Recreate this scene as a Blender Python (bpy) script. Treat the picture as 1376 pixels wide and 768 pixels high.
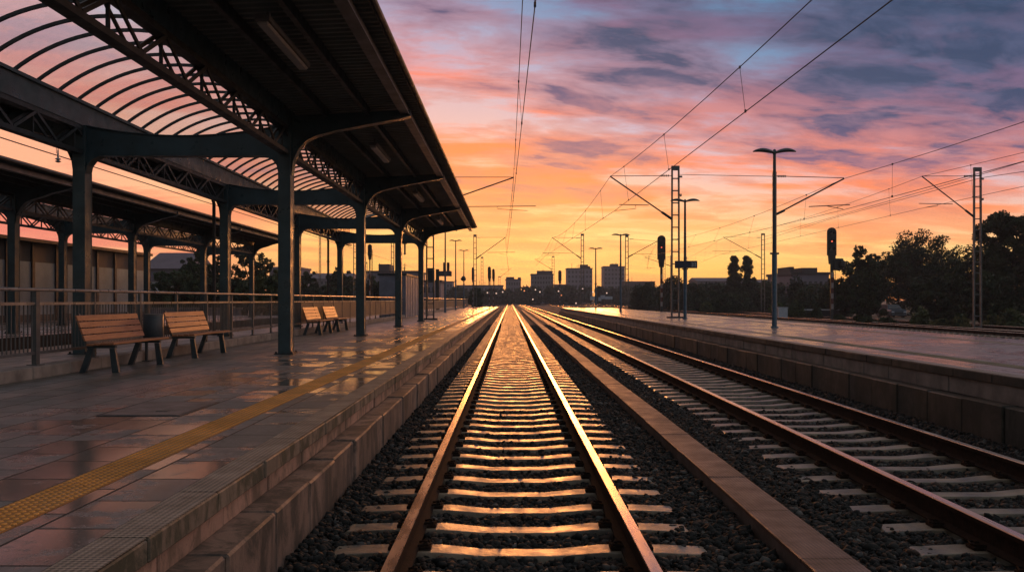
import bpy, bmesh, math, random
import numpy as np
from mathutils import Vector
random.seed(7); RNG = np.random.default_rng(7)
sc = bpy.context.scene
for o in list(bpy.data.objects): bpy.data.objects.remove(o)
R = math.radians
# ------------------------------------------------------------------ camera (x right, y along the track, z up; z=0 at rail top)
F = 1182.0; HC = 1.51; VX = 685.0; VY = 403.0
cam = bpy.data.cameras.new('camera'); co = bpy.data.objects.new('camera', cam); sc.collection.objects.link(co)
co.location = (0, 0, HC); co.rotation_euler = (R(90), 0, 0)
cam.sensor_width = 36; cam.lens = F/1376*36; cam.shift_x = (688-VX)/1376; cam.shift_y = (VY-384)/1376
cam.clip_start = .05; cam.clip_end = 9000
sc.camera = co
sc.view_settings.view_transform = 'Standard'; sc.view_settings.look = 'None'
sc.view_settings.exposure = .12; sc.view_settings.gamma = 1; sc.view_settings.use_curve_mapping = False
SUN_EL = R(5.0); SUN_AZ = R(2.2)          # azimuth from +Y towards +X

def lin(c):
    return tuple(((v/255)/12.92 if v/255 <= .04045 else (((v/255)+.055)/1.055)**2.4) for v in c)

# ------------------------------------------------------------------ world: sunset sky with clouds, by direction
w = bpy.data.worlds.new('World'); sc.world = w; w.use_nodes = True
nt = w.node_tree; nt.nodes.clear()
class G:
    def __init__(s, nt): s.nt = nt
    def n(s, t, **k):
        x = s.nt.nodes.new(t)
        for a, b in k.items(): setattr(x, a, b)
        return x
    def put(s, sock, v):
        if isinstance(v, bpy.types.NodeSocket): s.nt.links.new(v, sock)
        elif v is not None: sock.default_value = v
    def m(s, op, a, b=None, c=None, clamp=False):
        x = s.n('ShaderNodeMath', operation=op, use_clamp=clamp)
        s.put(x.inputs[0], a)
        if b is not None: s.put(x.inputs[1], b)
        if c is not None: s.put(x.inputs[2], c)
        return x.outputs[0]
    def ramp(s, fac, stops, interp='LINEAR'):
        x = s.n('ShaderNodeValToRGB'); cr = x.color_ramp; cr.interpolation = interp
        while len(cr.elements) < len(stops): cr.elements.new(.5)
        for e, (p, c) in zip(cr.elements, stops):
            e.position = p
            e.color = (c, c, c, 1) if not isinstance(c, tuple) else (c + (1,))[:4]
        s.put(x.inputs[0], fac); return x.outputs[0]
    def mix(s, f, a, b, blend='MIX'):
        x = s.n('ShaderNodeMix', data_type='RGBA', blend_type=blend)
        s.put(x.inputs[0], f); s.put(x.inputs[6], a if isinstance(a, bpy.types.NodeSocket) else (a + (1,))[:4])
        s.put(x.inputs[7], b if isinstance(b, bpy.types.NodeSocket) else (b + (1,))[:4]); return x.outputs[2]
    def noise(s, v, scale, detail=4, rough=.55, dist=0, lac=2):
        x = s.n('ShaderNodeTexNoise'); s.put(x.inputs['Vector'], v)
        x.inputs['Scale'].default_value = scale; x.inputs['Detail'].default_value = detail
        x.inputs['Roughness'].default_value = rough; x.inputs['Distortion'].default_value = dist
        x.inputs['Lacunarity'].default_value = lac
        return x.outputs[0]
    def map(s, v, f0, f1, t0=0, t1=1):
        x = s.n('ShaderNodeMapRange'); s.put(x.inputs[0], v)
        for i, q in zip((1, 2, 3, 4), (f0, f1, t0, t1)): s.put(x.inputs[i], q)
        return x.outputs[0]
    def xyz(s, x_, y_, z_):
        x = s.n('ShaderNodeCombineXYZ')
        s.put(x.inputs[0], x_); s.put(x.inputs[1], y_); s.put(x.inputs[2], z_); return x.outputs[0]
g = G(nt)
tc = g.n('ShaderNodeTexCoord'); sep = g.n('ShaderNodeSeparateXYZ'); nt.links.new(tc.outputs['Generated'], sep.inputs[0])
dx, dy, dz = sep.outputs
zc = g.m('MAXIMUM', dz, 0.0)
wob = g.noise(tc.outputs['Generated'], 3.0, 3, .5)
xr = g.m('MAXIMUM', g.m('ADD', dx, .02), 0.0); xl = g.m('MAXIMUM', g.m('MULTIPLY', dx, -1.0), 0.0)
hk = g.m('ADD', g.m('MULTIPLY', xr, 1.45), g.m('MULTIPLY', xl, -.45))
h = g.m('MULTIPLY', zc, g.m('ADD', 1.0, hk))
h = g.m('ADD', h, g.m('MULTIPLY', g.m('SUBTRACT', wob, .5), g.m('MULTIPLY', zc, .35)))
L = lin
sky = g.ramp(h, [(0, L((240,140,62))), (.02, L((250,166,76))), (.05, L((255,198,100))), (.085, L((254,206,126))), (.13, L((244,190,146))),
                 (.18, L((226,178,168))), (.24, L((186,166,184))), (.31, L((132,142,174))), (.39, L((92,128,164))), (.52, L((66,96,134))), (1, L((58,76,112)))])
lit = g.ramp(h, [(0, L((214,116,70))), (.03, L((236,138,80))), (.07, L((252,162,84))), (.12, L((255,144,70))), (.17, L((252,134,78))),
                 (.22, L((240,126,96))), (.28, L((190,122,126))), (.36, L((118,96,130))), (.48, L((74,82,114))), (1, L((62,68,96)))])
drk = g.ramp(h, [(0, L((176,104,82))), (.05, L((212,130,92))), (.10, L((206,122,96))), (.16, L((168,106,112))), (.22, L((112,84,116))),
                 (.28, L((76,72,108))), (.36, L((52,66,98))), (.48, L((42,60,90))), (1, L((48,52,76)))])
den = g.m('ADD', zc, .11)
pu = g.m('DIVIDE', dx, den); pv = g.m('DIVIDE', dy, den)
# cloud plane coordinates, turned a little so that the streaks climb to the right
cp = g.xyz(g.m('ADD', g.m('MULTIPLY', pu, .62), g.m('MULTIPLY', pv, .10)), g.m('SUBTRACT', g.m('MULTIPLY', pv, 1.0), g.m('MULTIPLY', pu, .30)), 0.37)
n1 = g.noise(cp, 1.25, 10, .56, .35)
n2 = g.noise(cp, 3.0, 9, .60, .3)
cp2 = g.xyz(g.m('MULTIPLY', pu, .5), g.m('MULTIPLY', pv, 1.3), 4.2)
n3 = g.noise(cp2, 2.4, 9, .62, .35)
c1 = g.map(g.m('ADD', g.m('MULTIPLY', n1, .6), g.m('MULTIPLY', n3, .4)), .455, .54)
c2 = g.map(g.m('ADD', g.m('MULTIPLY', n2, .6), g.m('MULTIPLY', n1, .4)), g.map(h, .15, .36, .47, .405), g.map(h, .15, .36, .595, .545))
n4 = g.noise(g.xyz(g.m('MULTIPLY', dx, 5.0), 1.7, g.m('MULTIPLY', zc, 46.0)), 1.0, 6, .6, .4)
lowb = g.map(zc, .05, .12, 1, 0)
c1 = g.mix(lowb, c1, g.map(n4, .46, .60))
c1 = g.m('MULTIPLY', c1, g.map(zc, .0, .05, .75, 1))
c2 = g.m('MULTIPLY', c2, g.map(zc, .03, .14, .15, 1))
col = g.mix(c1, sky, lit)
rim = g.m('MULTIPLY', g.m('MULTIPLY', c2, g.m('SUBTRACT', 1.0, c2)), g.map(h, .12, .40, 1.7, .1), clamp=True)
n6 = g.noise(cp, 7.5, 8, .62, .5)
drk = g.mix(g.map(n6, .42, .70, 0, .42), drk, lit)
sky_soft = g.mix(g.map(n6, .40, .62, .0, .5), drk, sky)
drk = g.mix(.22, drk, sky_soft)
col = g.mix(c2, col, drk)
col = g.mix(rim, col, g.mix(g.map(h, .12, .34), L((255,150,84)), L((214,124,128))))
lft = g.m('MULTIPLY', g.map(xl, .18, .45), g.map(zc, .16, .30, .95, 0))
col = g.mix(lft, col, g.mix(c1, L((250,170,132)), L((232,126,108))))
lft2 = g.m('MULTIPLY', g.map(xl, .10, .40), g.map(zc, .20, .36, 0, .8))
col = g.mix(lft2, col, g.mix(c1, L((214,216,234)), L((228,206,220))))
# a warm glow round the place where the sun is going down
ga = g.m('SUBTRACT', dx, .03)
glow = g.m('MULTIPLY', g.map(g.m('ABSOLUTE', ga), 0, .34, 1, 0), g.map(zc, .02, .14, 1, 0))
col = g.mix(g.m('MULTIPLY', glow, .35), col, (1.3, .62, .17))
# the sky to the sides and behind: afterglow pink low down, pale blue above
side = g.ramp(zc, [(0, (.66, .36, .24)), (.12, (.68, .42, .33)), (.3, (.48, .42, .41)), (.6, (.29, .305, .33)), (1, (.21, .235, .26))])
clp = g.noise(tc.outputs['Generated'], 2.5, 6, .6)
side = g.mix(g.map(clp, .42, .62), side, g.mix(1.0, side, (.62, .55, .62), 'MULTIPLY'))
lr = g.map(dx, -.6, .9, .72, 2.3)
side = g.mix(1.0, side, g.xyz(lr, lr, lr), 'MULTIPLY')
back = g.map(dy, .2, -.8, 0, 1)
side = g.mix(1.0, side, g.mix(back, (1, 1, 1), (.42, .66, .82)), 'MULTIPLY')
side = g.mix(1.0, side, (.82, .78, .70), 'MULTIPLY')
aw = g.m('MAXIMUM', g.map(dy, .80, .25, 0, 1), g.map(zc, .42, .72, 0, 1))
col = g.mix(aw, col, side)
# the west sky proper
ns = g.n('ShaderNodeTexSky'); ns.sky_type = 'NISHITA'; ns.sun_disc = False; ns.sun_elevation = SUN_EL; ns.sun_rotation = SUN_AZ
nsm = g.mix(1.0, ns.outputs[0], (.004, .004, .004), 'MULTIPLY')
col = g.mix(1.0, col, nsm, 'ADD')
bg = g.n('ShaderNodeBackground'); nt.links.new(col, bg.inputs[0]); bg.inputs[1].default_value = 1.12
out = g.n('ShaderNodeOutputWorld'); nt.links.new(bg.outputs[0], out.inputs[0])
# ------------------------------------------------------------------ sun, low ahead
sl = bpy.data.lights.new('sun', 'SUN'); sl.energy = 1.0; sl.angle = R(10); sl.color = (1, .34, .08)
so = bpy.data.objects.new('sun', sl); sc.collection.objects.link(so)
sd = Vector((math.sin(SUN_AZ)*math.cos(SUN_EL), math.cos(SUN_AZ)*math.cos(SUN_EL), math.sin(SUN_EL)))
so.rotation_euler = sd.to_track_quat('Z', 'Y').to_euler()

# ------------------------------------------------------------------ materials
MATS = {}
def mat(name, c, rough=.6, metal=0, c2=None, nscale=3, bump=0, bscale=20, rvar=0, stretch=(1, 1, 1), spec=None, emit=None, estr=1):
    m = bpy.data.materials.new(name); m.use_nodes = True; t = m.node_tree; t.nodes.clear(); q = G(t)
    b = q.n('ShaderNodeBsdfPrincipled'); o = q.n('ShaderNodeOutputMaterial'); t.links.new(b.outputs[0], o.inputs[0])
    ge = q.n('ShaderNodeTexCoord'); mp = q.n('ShaderNodeMapping'); t.links.new(ge.outputs['Object'], mp.inputs[0]); mp.inputs['Scale'].default_value = stretch
    b.inputs['Metallic'].default_value = metal
    oi = q.n('ShaderNodeObjectInfo'); q.put(mp.inputs['Location'], q.xyz(q.m('MULTIPLY', oi.outputs['Random'], 37.0), q.m('MULTIPLY', oi.outputs['Random'], 91.0), 0.0))
    nz = q.noise(mp.outputs[0], nscale, 6, .6)
    fac = q.map(nz, .35, .65)
    c2 = c2 or tuple(v*.7 for v in c)
    q.put(b.inputs['Base Color'], q.mix(fac, c, c2))
    if rvar: q.put(b.inputs['Roughness'], q.map(q.noise(mp.outputs[0], nscale*1.7, 4, .6), .35, .65, max(.03, rough-rvar), min(1, rough+rvar)))
    else: b.inputs['Roughness'].default_value = rough
    if spec is not None: b.inputs['Specular IOR Level'].default_value = spec
    if bump:
        bp = q.n('ShaderNodeBump'); bp.inputs['Strength'].default_value = bump; bp.inputs['Distance'].default_value = .01
        t.links.new(q.noise(ge.outputs['Object'], bscale, 4, .6), bp.inputs['Height']); t.links.new(bp.outputs[0], b.inputs['Normal'])
    if emit:
        b.inputs['Emission Color'].default_value = emit + (1,); b.inputs['Emission Strength'].default_value = estr
    MATS[name] = m; return m
mat('blue_steel', (.028, .060, .074), .40, 0, (.016, .034, .042), 2.5, .25, 40, .14)
mat('dark_steel', (.020, .026, .030), .5, 0, (.012, .015, .017), 3, .15, 30, .1)
mat('gutter_steel', (.16, .15, .15), .45, .3, (.10, .09, .09), 2, 0, 20, .1)
mat('deck', (.15, .165, .155), .6, .0, (.11, .118, .112), 1.5, .1, 25, .1)
mat('galv', (.12, .125, .13), .5, .3, (.075, .075, .078), 4, .1, 30, .12)
mat('galv_rail', (.34, .32, .30), .35, .6, (.22, .20, .19), 4, .1, 30, .1)
mat('pole_blue', (.045, .105, .165), .38, .0, (.03, .07, .11), 5, 0, 30, .1)
mat('black_metal', (.012, .013, .014), .5, 0, (.008, .008, .008), 5)
mat('lamp_grey', (.05, .055, .065), .4, 0, (.03, .035, .04), 5)
mat('rust', (.030, .015, .010), .9, .0, (.014, .008, .006), 14, .6, 60, 0, (1, 1, 1), .12)
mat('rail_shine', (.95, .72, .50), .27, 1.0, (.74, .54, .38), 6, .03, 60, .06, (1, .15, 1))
mat('sleeper', (.36, .245, .16), .42, 0, (.13, .092, .064), 3.2, .6, 38, .13, (1, 1, 1), .8)
mat('far_sleeper', (.40, .27, .175), .42, 0, (.20, .135, .09), 2, .3, 20, .1)
mat('ballast', (.022, .020, .019), .9, 0, (.010, .009, .009), 9, 1, 18)
mat('stone', (.027, .024, .021), .85, 0, (.013, .012, .011), 7, .3, 80, .1, (1, 1, 1), .3)
mat('stone_rust', (.070, .036, .022), .85, 0, (.03, .017, .012), 7, .3, 80)
mat('stone_pale', (.11, .098, .088), .8, 0, (.06, .052, .048), 7, .3, 80)
mat('earth', (.040, .040, .028), .95, 0, (.02, .024, .014), .3, .5, 3)
mat('wood_slat', (.42, .17, .075), .42, 0, (.30, .11, .05), 7, .25, 30, .1, (6, .6, 6))
mat('bench_metal', (.035, .055, .065), .4, .1, (.025, .04, .05), 5)
mat('bin', (.03, .042, .055), .45, .1, (.02, .03, .04), 5)
mat('duct', (.17, .125, .11), .55, 0, (.10, .075, .065), 3, .2, 40, .1)
mat('corrugated', (.20, .20, .26), .45, .2, (.14, .14, .18), 1.5, 0, 20, .1)
mat('leaf', (.045, .066, .022), .8, 0, (.018, .030, .012), .6)
mat('leaf_dark', (.032, .050, .020), .85, 0, (.012, .018, .009), .5)
mat('leaf_bright', (.085, .105, .028), .7, 0, (.035, .05, .016), .8)
mat('leaf_yellow', (.15, .13, .03), .7, 0, (.06, .055, .018), 1.2)
mat('bark', (.04, .032, .026), .9, 0, (.02, .016, .013), 5)
mat('wall_grey', (.17, .155, .20), .85, 0, (.13, .115, .15), .15)
mat('wall_pale', (.15, .14, .165), .85, 0, (.14, .13, .15), .2)
mat('wall_white', (.55, .55, .58), .85, 0, (.42, .42, .45), .3)
mat('wall_dark', (.05, .045, .05), .9, 0, (.035, .032, .035), .1)
mat('roof_purple', (.16, .12, .15), .8, 0, (.11, .085, .11), .3)
mat('glass_dark', (.03, .035, .045), .15, 0, (.02, .02, .03), 2)
mat('brown_panel', (.075, .062, .058), .55, 0, (.05, .042, .04), 1.5)
mat('glass_pale', (.34, .36, .40), .22, .0, (.22, .23, .26), .5)
mat('kerbstone', (.27, .23, .205), .75, 0, (.13, .11, .10), 2.5, .5, 30)
mat('sign_navy', (.012, .016, .05), .4)
mat('sign_white', (.55, .58, .65), .5, 0, (.5, .52, .6))
mat('cabinet', (.48, .50, .56), .6, 0, (.38, .40, .46), 3)
mat('red_band', (.10, .02, .015), .7); mat('white_band', (.30, .25, .25), .7)
mat('car_paint', (.07, .09, .12), .3, .3, (.05, .07, .10))
mat('ceramic', (.30, .29, .30), .3)
mat('tube_off', (.38, .33, .30), .35, 0, (.30, .26, .24), 4)
mat('red_glow', (.5, .02, .01), .4, 0, None, 3, emit=(1, .16, .08), estr=1.1)
mat('warm_glow', (.5, .4, .3), .4, 0, None, 3, emit=(1, .66, .50), estr=1.0)
mat('orange_glow', (.5, .2, .05), .4, 0, None, 3, emit=(1, .30, .10), estr=1.3)

def custom(name):
    m = bpy.data.materials.new(name); m.use_nodes = True; t = m.node_tree; t.nodes.clear(); q = G(t)
    b = q.n('ShaderNodeBsdfPrincipled'); o = q.n('ShaderNodeOutputMaterial'); t.links.new(b.outputs[0], o.inputs[0])
    ge = q.n('ShaderNodeNewGeometry'); s = q.n('ShaderNodeSeparateXYZ'); t.links.new(ge.outputs['Position'], s.inputs[0])
    MATS[name] = m
    return m, t, q, b, ge.outputs['Position'], s.outputs
def paving(name, c1, c2, width=.75, row=.42, xoff=0, wet=.32, dry=.62, wetbase=.16, roof=False):
    m, t, q, b, P, (X, Y, Z) = custom(name)
    v = q.xyz(q.m('ADD', Y, 200.0), q.m('ADD', X, 100.0 + xoff), 0.0)
    br = q.n('ShaderNodeTexBrick', offset=.5, offset_frequency=2)
    t.links.new(v, br.inputs['Vector']); br.inputs['Scale'].default_value = 1
    br.inputs['Color1'].default_value = (0, 0, 0, 1); br.inputs['Color2'].default_value = (1, 1, 1, 1); br.inputs['Mortar'].default_value = (.5, .5, .5, 1)
    br.inputs['Mortar Size'].default_value = .009; br.inputs['Mortar Smooth'].default_value = .2; br.inputs['Bias'].default_value = 0
    br.inputs['Brick Width'].default_value = width; br.inputs['Row Height'].default_value = row
    mort = br.outputs['Fac']; rnd = br.outputs['Color']
    n_big = q.noise(P, .55, 5, .6); n_mid = q.noise(P, 3.2, 6, .65); n_fine = q.noise(P, 60, 3, .6)
    base = q.mix(q.map(n_mid, .3, .7), c1, c2)
    base = q.mix(q.m('MULTIPLY', q.m('SUBTRACT', 1.0, rnd), .55), base, tuple(v_*.45 for v_ in c1))
    spots = q.noise(P, 7, 2, .5); base = q.mix(q.map(spots, .66, .70, 0, .6), base, (.02, .018, .016))
    base = q.mix(q.map(n_fine, .55, .72), base, tuple(v_*1.5 for v_ in c1))
    wetf = q.map(q.m('ADD', q.m('ADD', q.m('MULTIPLY', n_big, .6), q.m('MULTIPLY', n_mid, .4)), q.m('MULTIPLY', q.m('SUBTRACT', rnd, .5), .14)), .455, .535)
    grime = q.noise(P, 1.3, 8, .7)
    if roof: wetf = q.m('MULTIPLY', wetf, q.map(X, -5.2, -3.6, .30, 1))      # drier under the roof
    wetf = q.m('ADD', q.m('MULTIPLY', wetf, .85), q.m('MULTIPLY', rnd, .15), clamp=True)
    base = q.mix(q.m('MULTIPLY', wetf, .45), base, tuple(v_*.35 for v_ in c1))
    base = q.mix(q.map(grime, .5, .62, 0, .5), base, tuple(v_*.3 for v_ in c1))
    base = q.mix(mort, base, (.012, .011, .011))
    q.put(b.inputs['Base Color'], base)
    ro = q.map(wetf, 0, 1, dry, wetbase)
    ro = q.m('ADD', ro, q.m('MULTIPLY', q.m('SUBTRACT', n_fine, .5), .15)); ro = q.m('MAXIMUM', ro, q.m('MULTIPLY', mort, .9))
    q.put(b.inputs['Roughness'], ro)
    b.inputs['Specular IOR Level'].default_value = .55
    b1 = q.n('ShaderNodeBump'); b1.inputs['Strength'].default_value = .9; b1.inputs['Distance'].default_value = .006; b1.invert = True
    t.links.new(mort, b1.inputs['Height'])
    b2 = q.n('ShaderNodeBump'); b2.inputs['Strength'].default_value = .16; b2.inputs['Distance'].default_value = .006
    t.links.new(q.m('ADD', n_mid, q.m('MULTIPLY', n_fine, .16)), b2.inputs['Height']); t.links.new(b1.outputs[0], b2.inputs['Normal'])
    vm = q.n('ShaderNodeVectorMath', operation='ADD'); t.links.new(s_geo(q, t).outputs['Normal'], vm.inputs[0])
    wn = q.n('ShaderNodeTexWhiteNoise', noise_dimensions='1D'); t.links.new(rnd, wn.inputs['W']); ws = q.n('ShaderNodeSeparateColor'); t.links.new(wn.outputs['Color'], ws.inputs[0])
    t.links.new(q.xyz(q.m('MULTIPLY', q.m('SUBTRACT', ws.outputs[0], .5), .022), q.m('MULTIPLY', q.m('SUBTRACT', ws.outputs[1], .5), .030), 0.0), vm.inputs[1])
    vn = q.n('ShaderNodeVectorMath', operation='NORMALIZE'); t.links.new(vm.outputs[0], vn.inputs[0]); t.links.new(vn.outputs[0], b1.inputs['Normal'])
    t.links.new(b2.outputs[0], b.inputs['Normal'])
    return m
def s_geo(q, t): return q.n('ShaderNodeNewGeometry')
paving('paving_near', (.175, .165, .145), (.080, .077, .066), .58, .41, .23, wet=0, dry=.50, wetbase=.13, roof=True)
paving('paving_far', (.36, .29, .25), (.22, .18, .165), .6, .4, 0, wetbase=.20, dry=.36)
def knurl(name, c, pitch=.035, holes=0.0, rough=.5):
    m, t, q, b, P, (X, Y, Z) = custom(name)
    sx = q.m('SINE', q.m('MULTIPLY', X, 2*math.pi/pitch)); sy = q.m('SINE', q.m('MULTIPLY', Y, 2*math.pi/pitch))
    dd = q.m('MULTIPLY', sx, sy); n = q.noise(P, 4, 6, .65)
    if True: dd = q.m('MULTIPLY', q.m('SINE', q.m('MULTIPLY', q.m('ADD', X, Y), 2*math.pi/pitch)), q.m('SINE', q.m('MULTIPLY', q.m('SUBTRACT', X, Y), 2*math.pi/pitch)))
    dot = q.map(dd, .0, .5)
    base = q.mix(q.map(n, .3, .7), c, tuple(v*.5 for v in c))
    base = q.mix(q.m('MULTIPLY', dot, holes), base, (.01, .01, .01))
    if holes == 0: base = q.mix(q.m('MULTIPLY', dot, .55), tuple(v*.55 for v in c), base) if False else q.mix(q.map(dd, -.4, .2, .8, 0), base, (.03, .025, .02))  # grip strip: gaps between knurls darker, relief shade put into the colour
    q.put(b.inputs['Base Color'], base); q.put(b.inputs['Roughness'], q.map(n, .3, .7, rough-.15, rough+.15))
    b1 = q.n('ShaderNodeBump'); b1.inputs['Strength'].default_value = .5; b1.inputs['Distance'].default_value = .004
    t.links.new(q.m('ADD', dd, q.m('MULTIPLY', n, .8)), b1.inputs['Height']); t.links.new(b1.outputs[0], b.inputs['Normal'])
    return m
knurl('capstone_top', (.42, .31, .23), .062, 0, .5)
knurl('duct_cover', (.17, .095, .072), .052, .75, .6)
def stained(name, c, dark, streak=.8, rough=.75, ph=None):
    m, t, q, b, P, (X, Y, Z) = custom(name)
    n1_ = q.noise(P, 1.6, 7, .65)
    vs = q.xyz(q.m('MULTIPLY', X, 2.5), q.m('MULTIPLY', Y, 2.5), q.m('MULTIPLY', Z, 1.3)); n2_ = q.noise(vs, 1.5, 9, .72, .6)
    n3_ = q.noise(P, 45, 3, .6)
    n4_ = q.noise(q.xyz(X, q.m('MULTIPLY', Y, 1.0), 0.0), 1.1, 2, .5)
    base = q.mix(q.map(n1_, .3, .7), c, tuple(v*.62 for v in c))
    if ph is not None:
        wn = q.n('ShaderNodeTexWhiteNoise', noise_dimensions='1D'); q.put(wn.inputs['W'], q.m('FLOOR', q.m('DIVIDE', q.m('SUBTRACT', Y, ph[0]), ph[1])))
        base = q.mix(q.map(wn.outputs['Value'], 0, 1, 0, .62), base, tuple(v*.38 for v in c))
    base = q.mix(q.m('MULTIPLY', q.map(n2_, .44, .55), streak), base, dark)
    base = q.mix(q.m('MULTIPLY', q.map(n4_, .45, .65), .4), base, tuple(v*.7 for v in dark))
    base = q.mix(q.map(n3_, .62, .8), base, (.02, .018, .016))
    q.put(b.inputs['Base Color'], base); q.put(b.inputs['Roughness'], q.map(n1_, .3, .7, rough-.2, rough+.1))
    b1 = q.n('ShaderNodeBump'); b1.inputs['Strength'].default_value = .5; b1.inputs['Distance'].default_value = .012
    t.links.new(q.m('ADD', n1_, q.m('MULTIPLY', n3_, .25)), b1.inputs['Height']); t.links.new(b1.outputs[0], b.inputs['Normal'])
    return m
stained('wall_stone', (.60, .34, .25), (.07, .055, .035), .7, ph=(-1.52, .95))
stained('ledge_stone', (.33, .21, .16), (.05, .042, .034), .9, ph=(-1.97, .93))
stained('cap_stone', (.32, .23, .17), (.04, .042, .025), .95, ph=(-1.72, .95))
stained('wall_mossy', (.070, .062, .050), (.02, .022, .015), .8)
stained('yellow_tile_shaded', (.52, .19, .03), (.20, .11, .03), .35, .7)  # tile base: shade between the domes put into a darker yellow
stained('yellow_dome_lit', (.95, .37, .055), (.50, .21, .04), .35, .6)  # domes: light on their tops put into a brighter yellow
stained('yellow_dull', (.30, .22, .12), (.14, .10, .06), .35, .5)
def glazing_mat():
    m = bpy.data.materials.new('glazing'); m.use_nodes = True; t = m.node_tree; t.nodes.clear(); q = G(t)
    ge = q.n('ShaderNodeNewGeometry')
    n = q.noise(ge.outputs['Position'], 1.2, 5, .6); n5 = q.noise(ge.outputs['Position'], 9, 5, .7)
    tr = q.n('ShaderNodeBsdfTransparent'); tr.inputs[0].default_value = (1, 1, 1, 1)
    tl = q.n('ShaderNodeBsdfTranslucent'); q.put(tl.inputs[0], q.mix(n, (1, 1, 1), (.86, .85, .86)))
    gl = q.n('ShaderNodeBsdfGlossy'); gl.inputs['Roughness'].default_value = .2; gl.inputs[0].default_value = (.5, .5, .5, 1)
    a = q.n('ShaderNodeMixShader'); q.put(a.inputs[0], q.map(n5, .3, .7, .30, .52)); t.links.new(tr.outputs[0], a.inputs[1]); t.links.new(tl.outputs[0], a.inputs[2])
    b = q.n('ShaderNodeMixShader'); b.inputs[0].default_value = .06; t.links.new(a.outputs[0], b.inputs[1]); t.links.new(gl.outputs[0], b.inputs[2])
    o = q.n('ShaderNodeOutputMaterial'); t.links.new(b.outputs[0], o.inputs[0]); MATS['glazing'] = m
glazing_mat()

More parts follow.
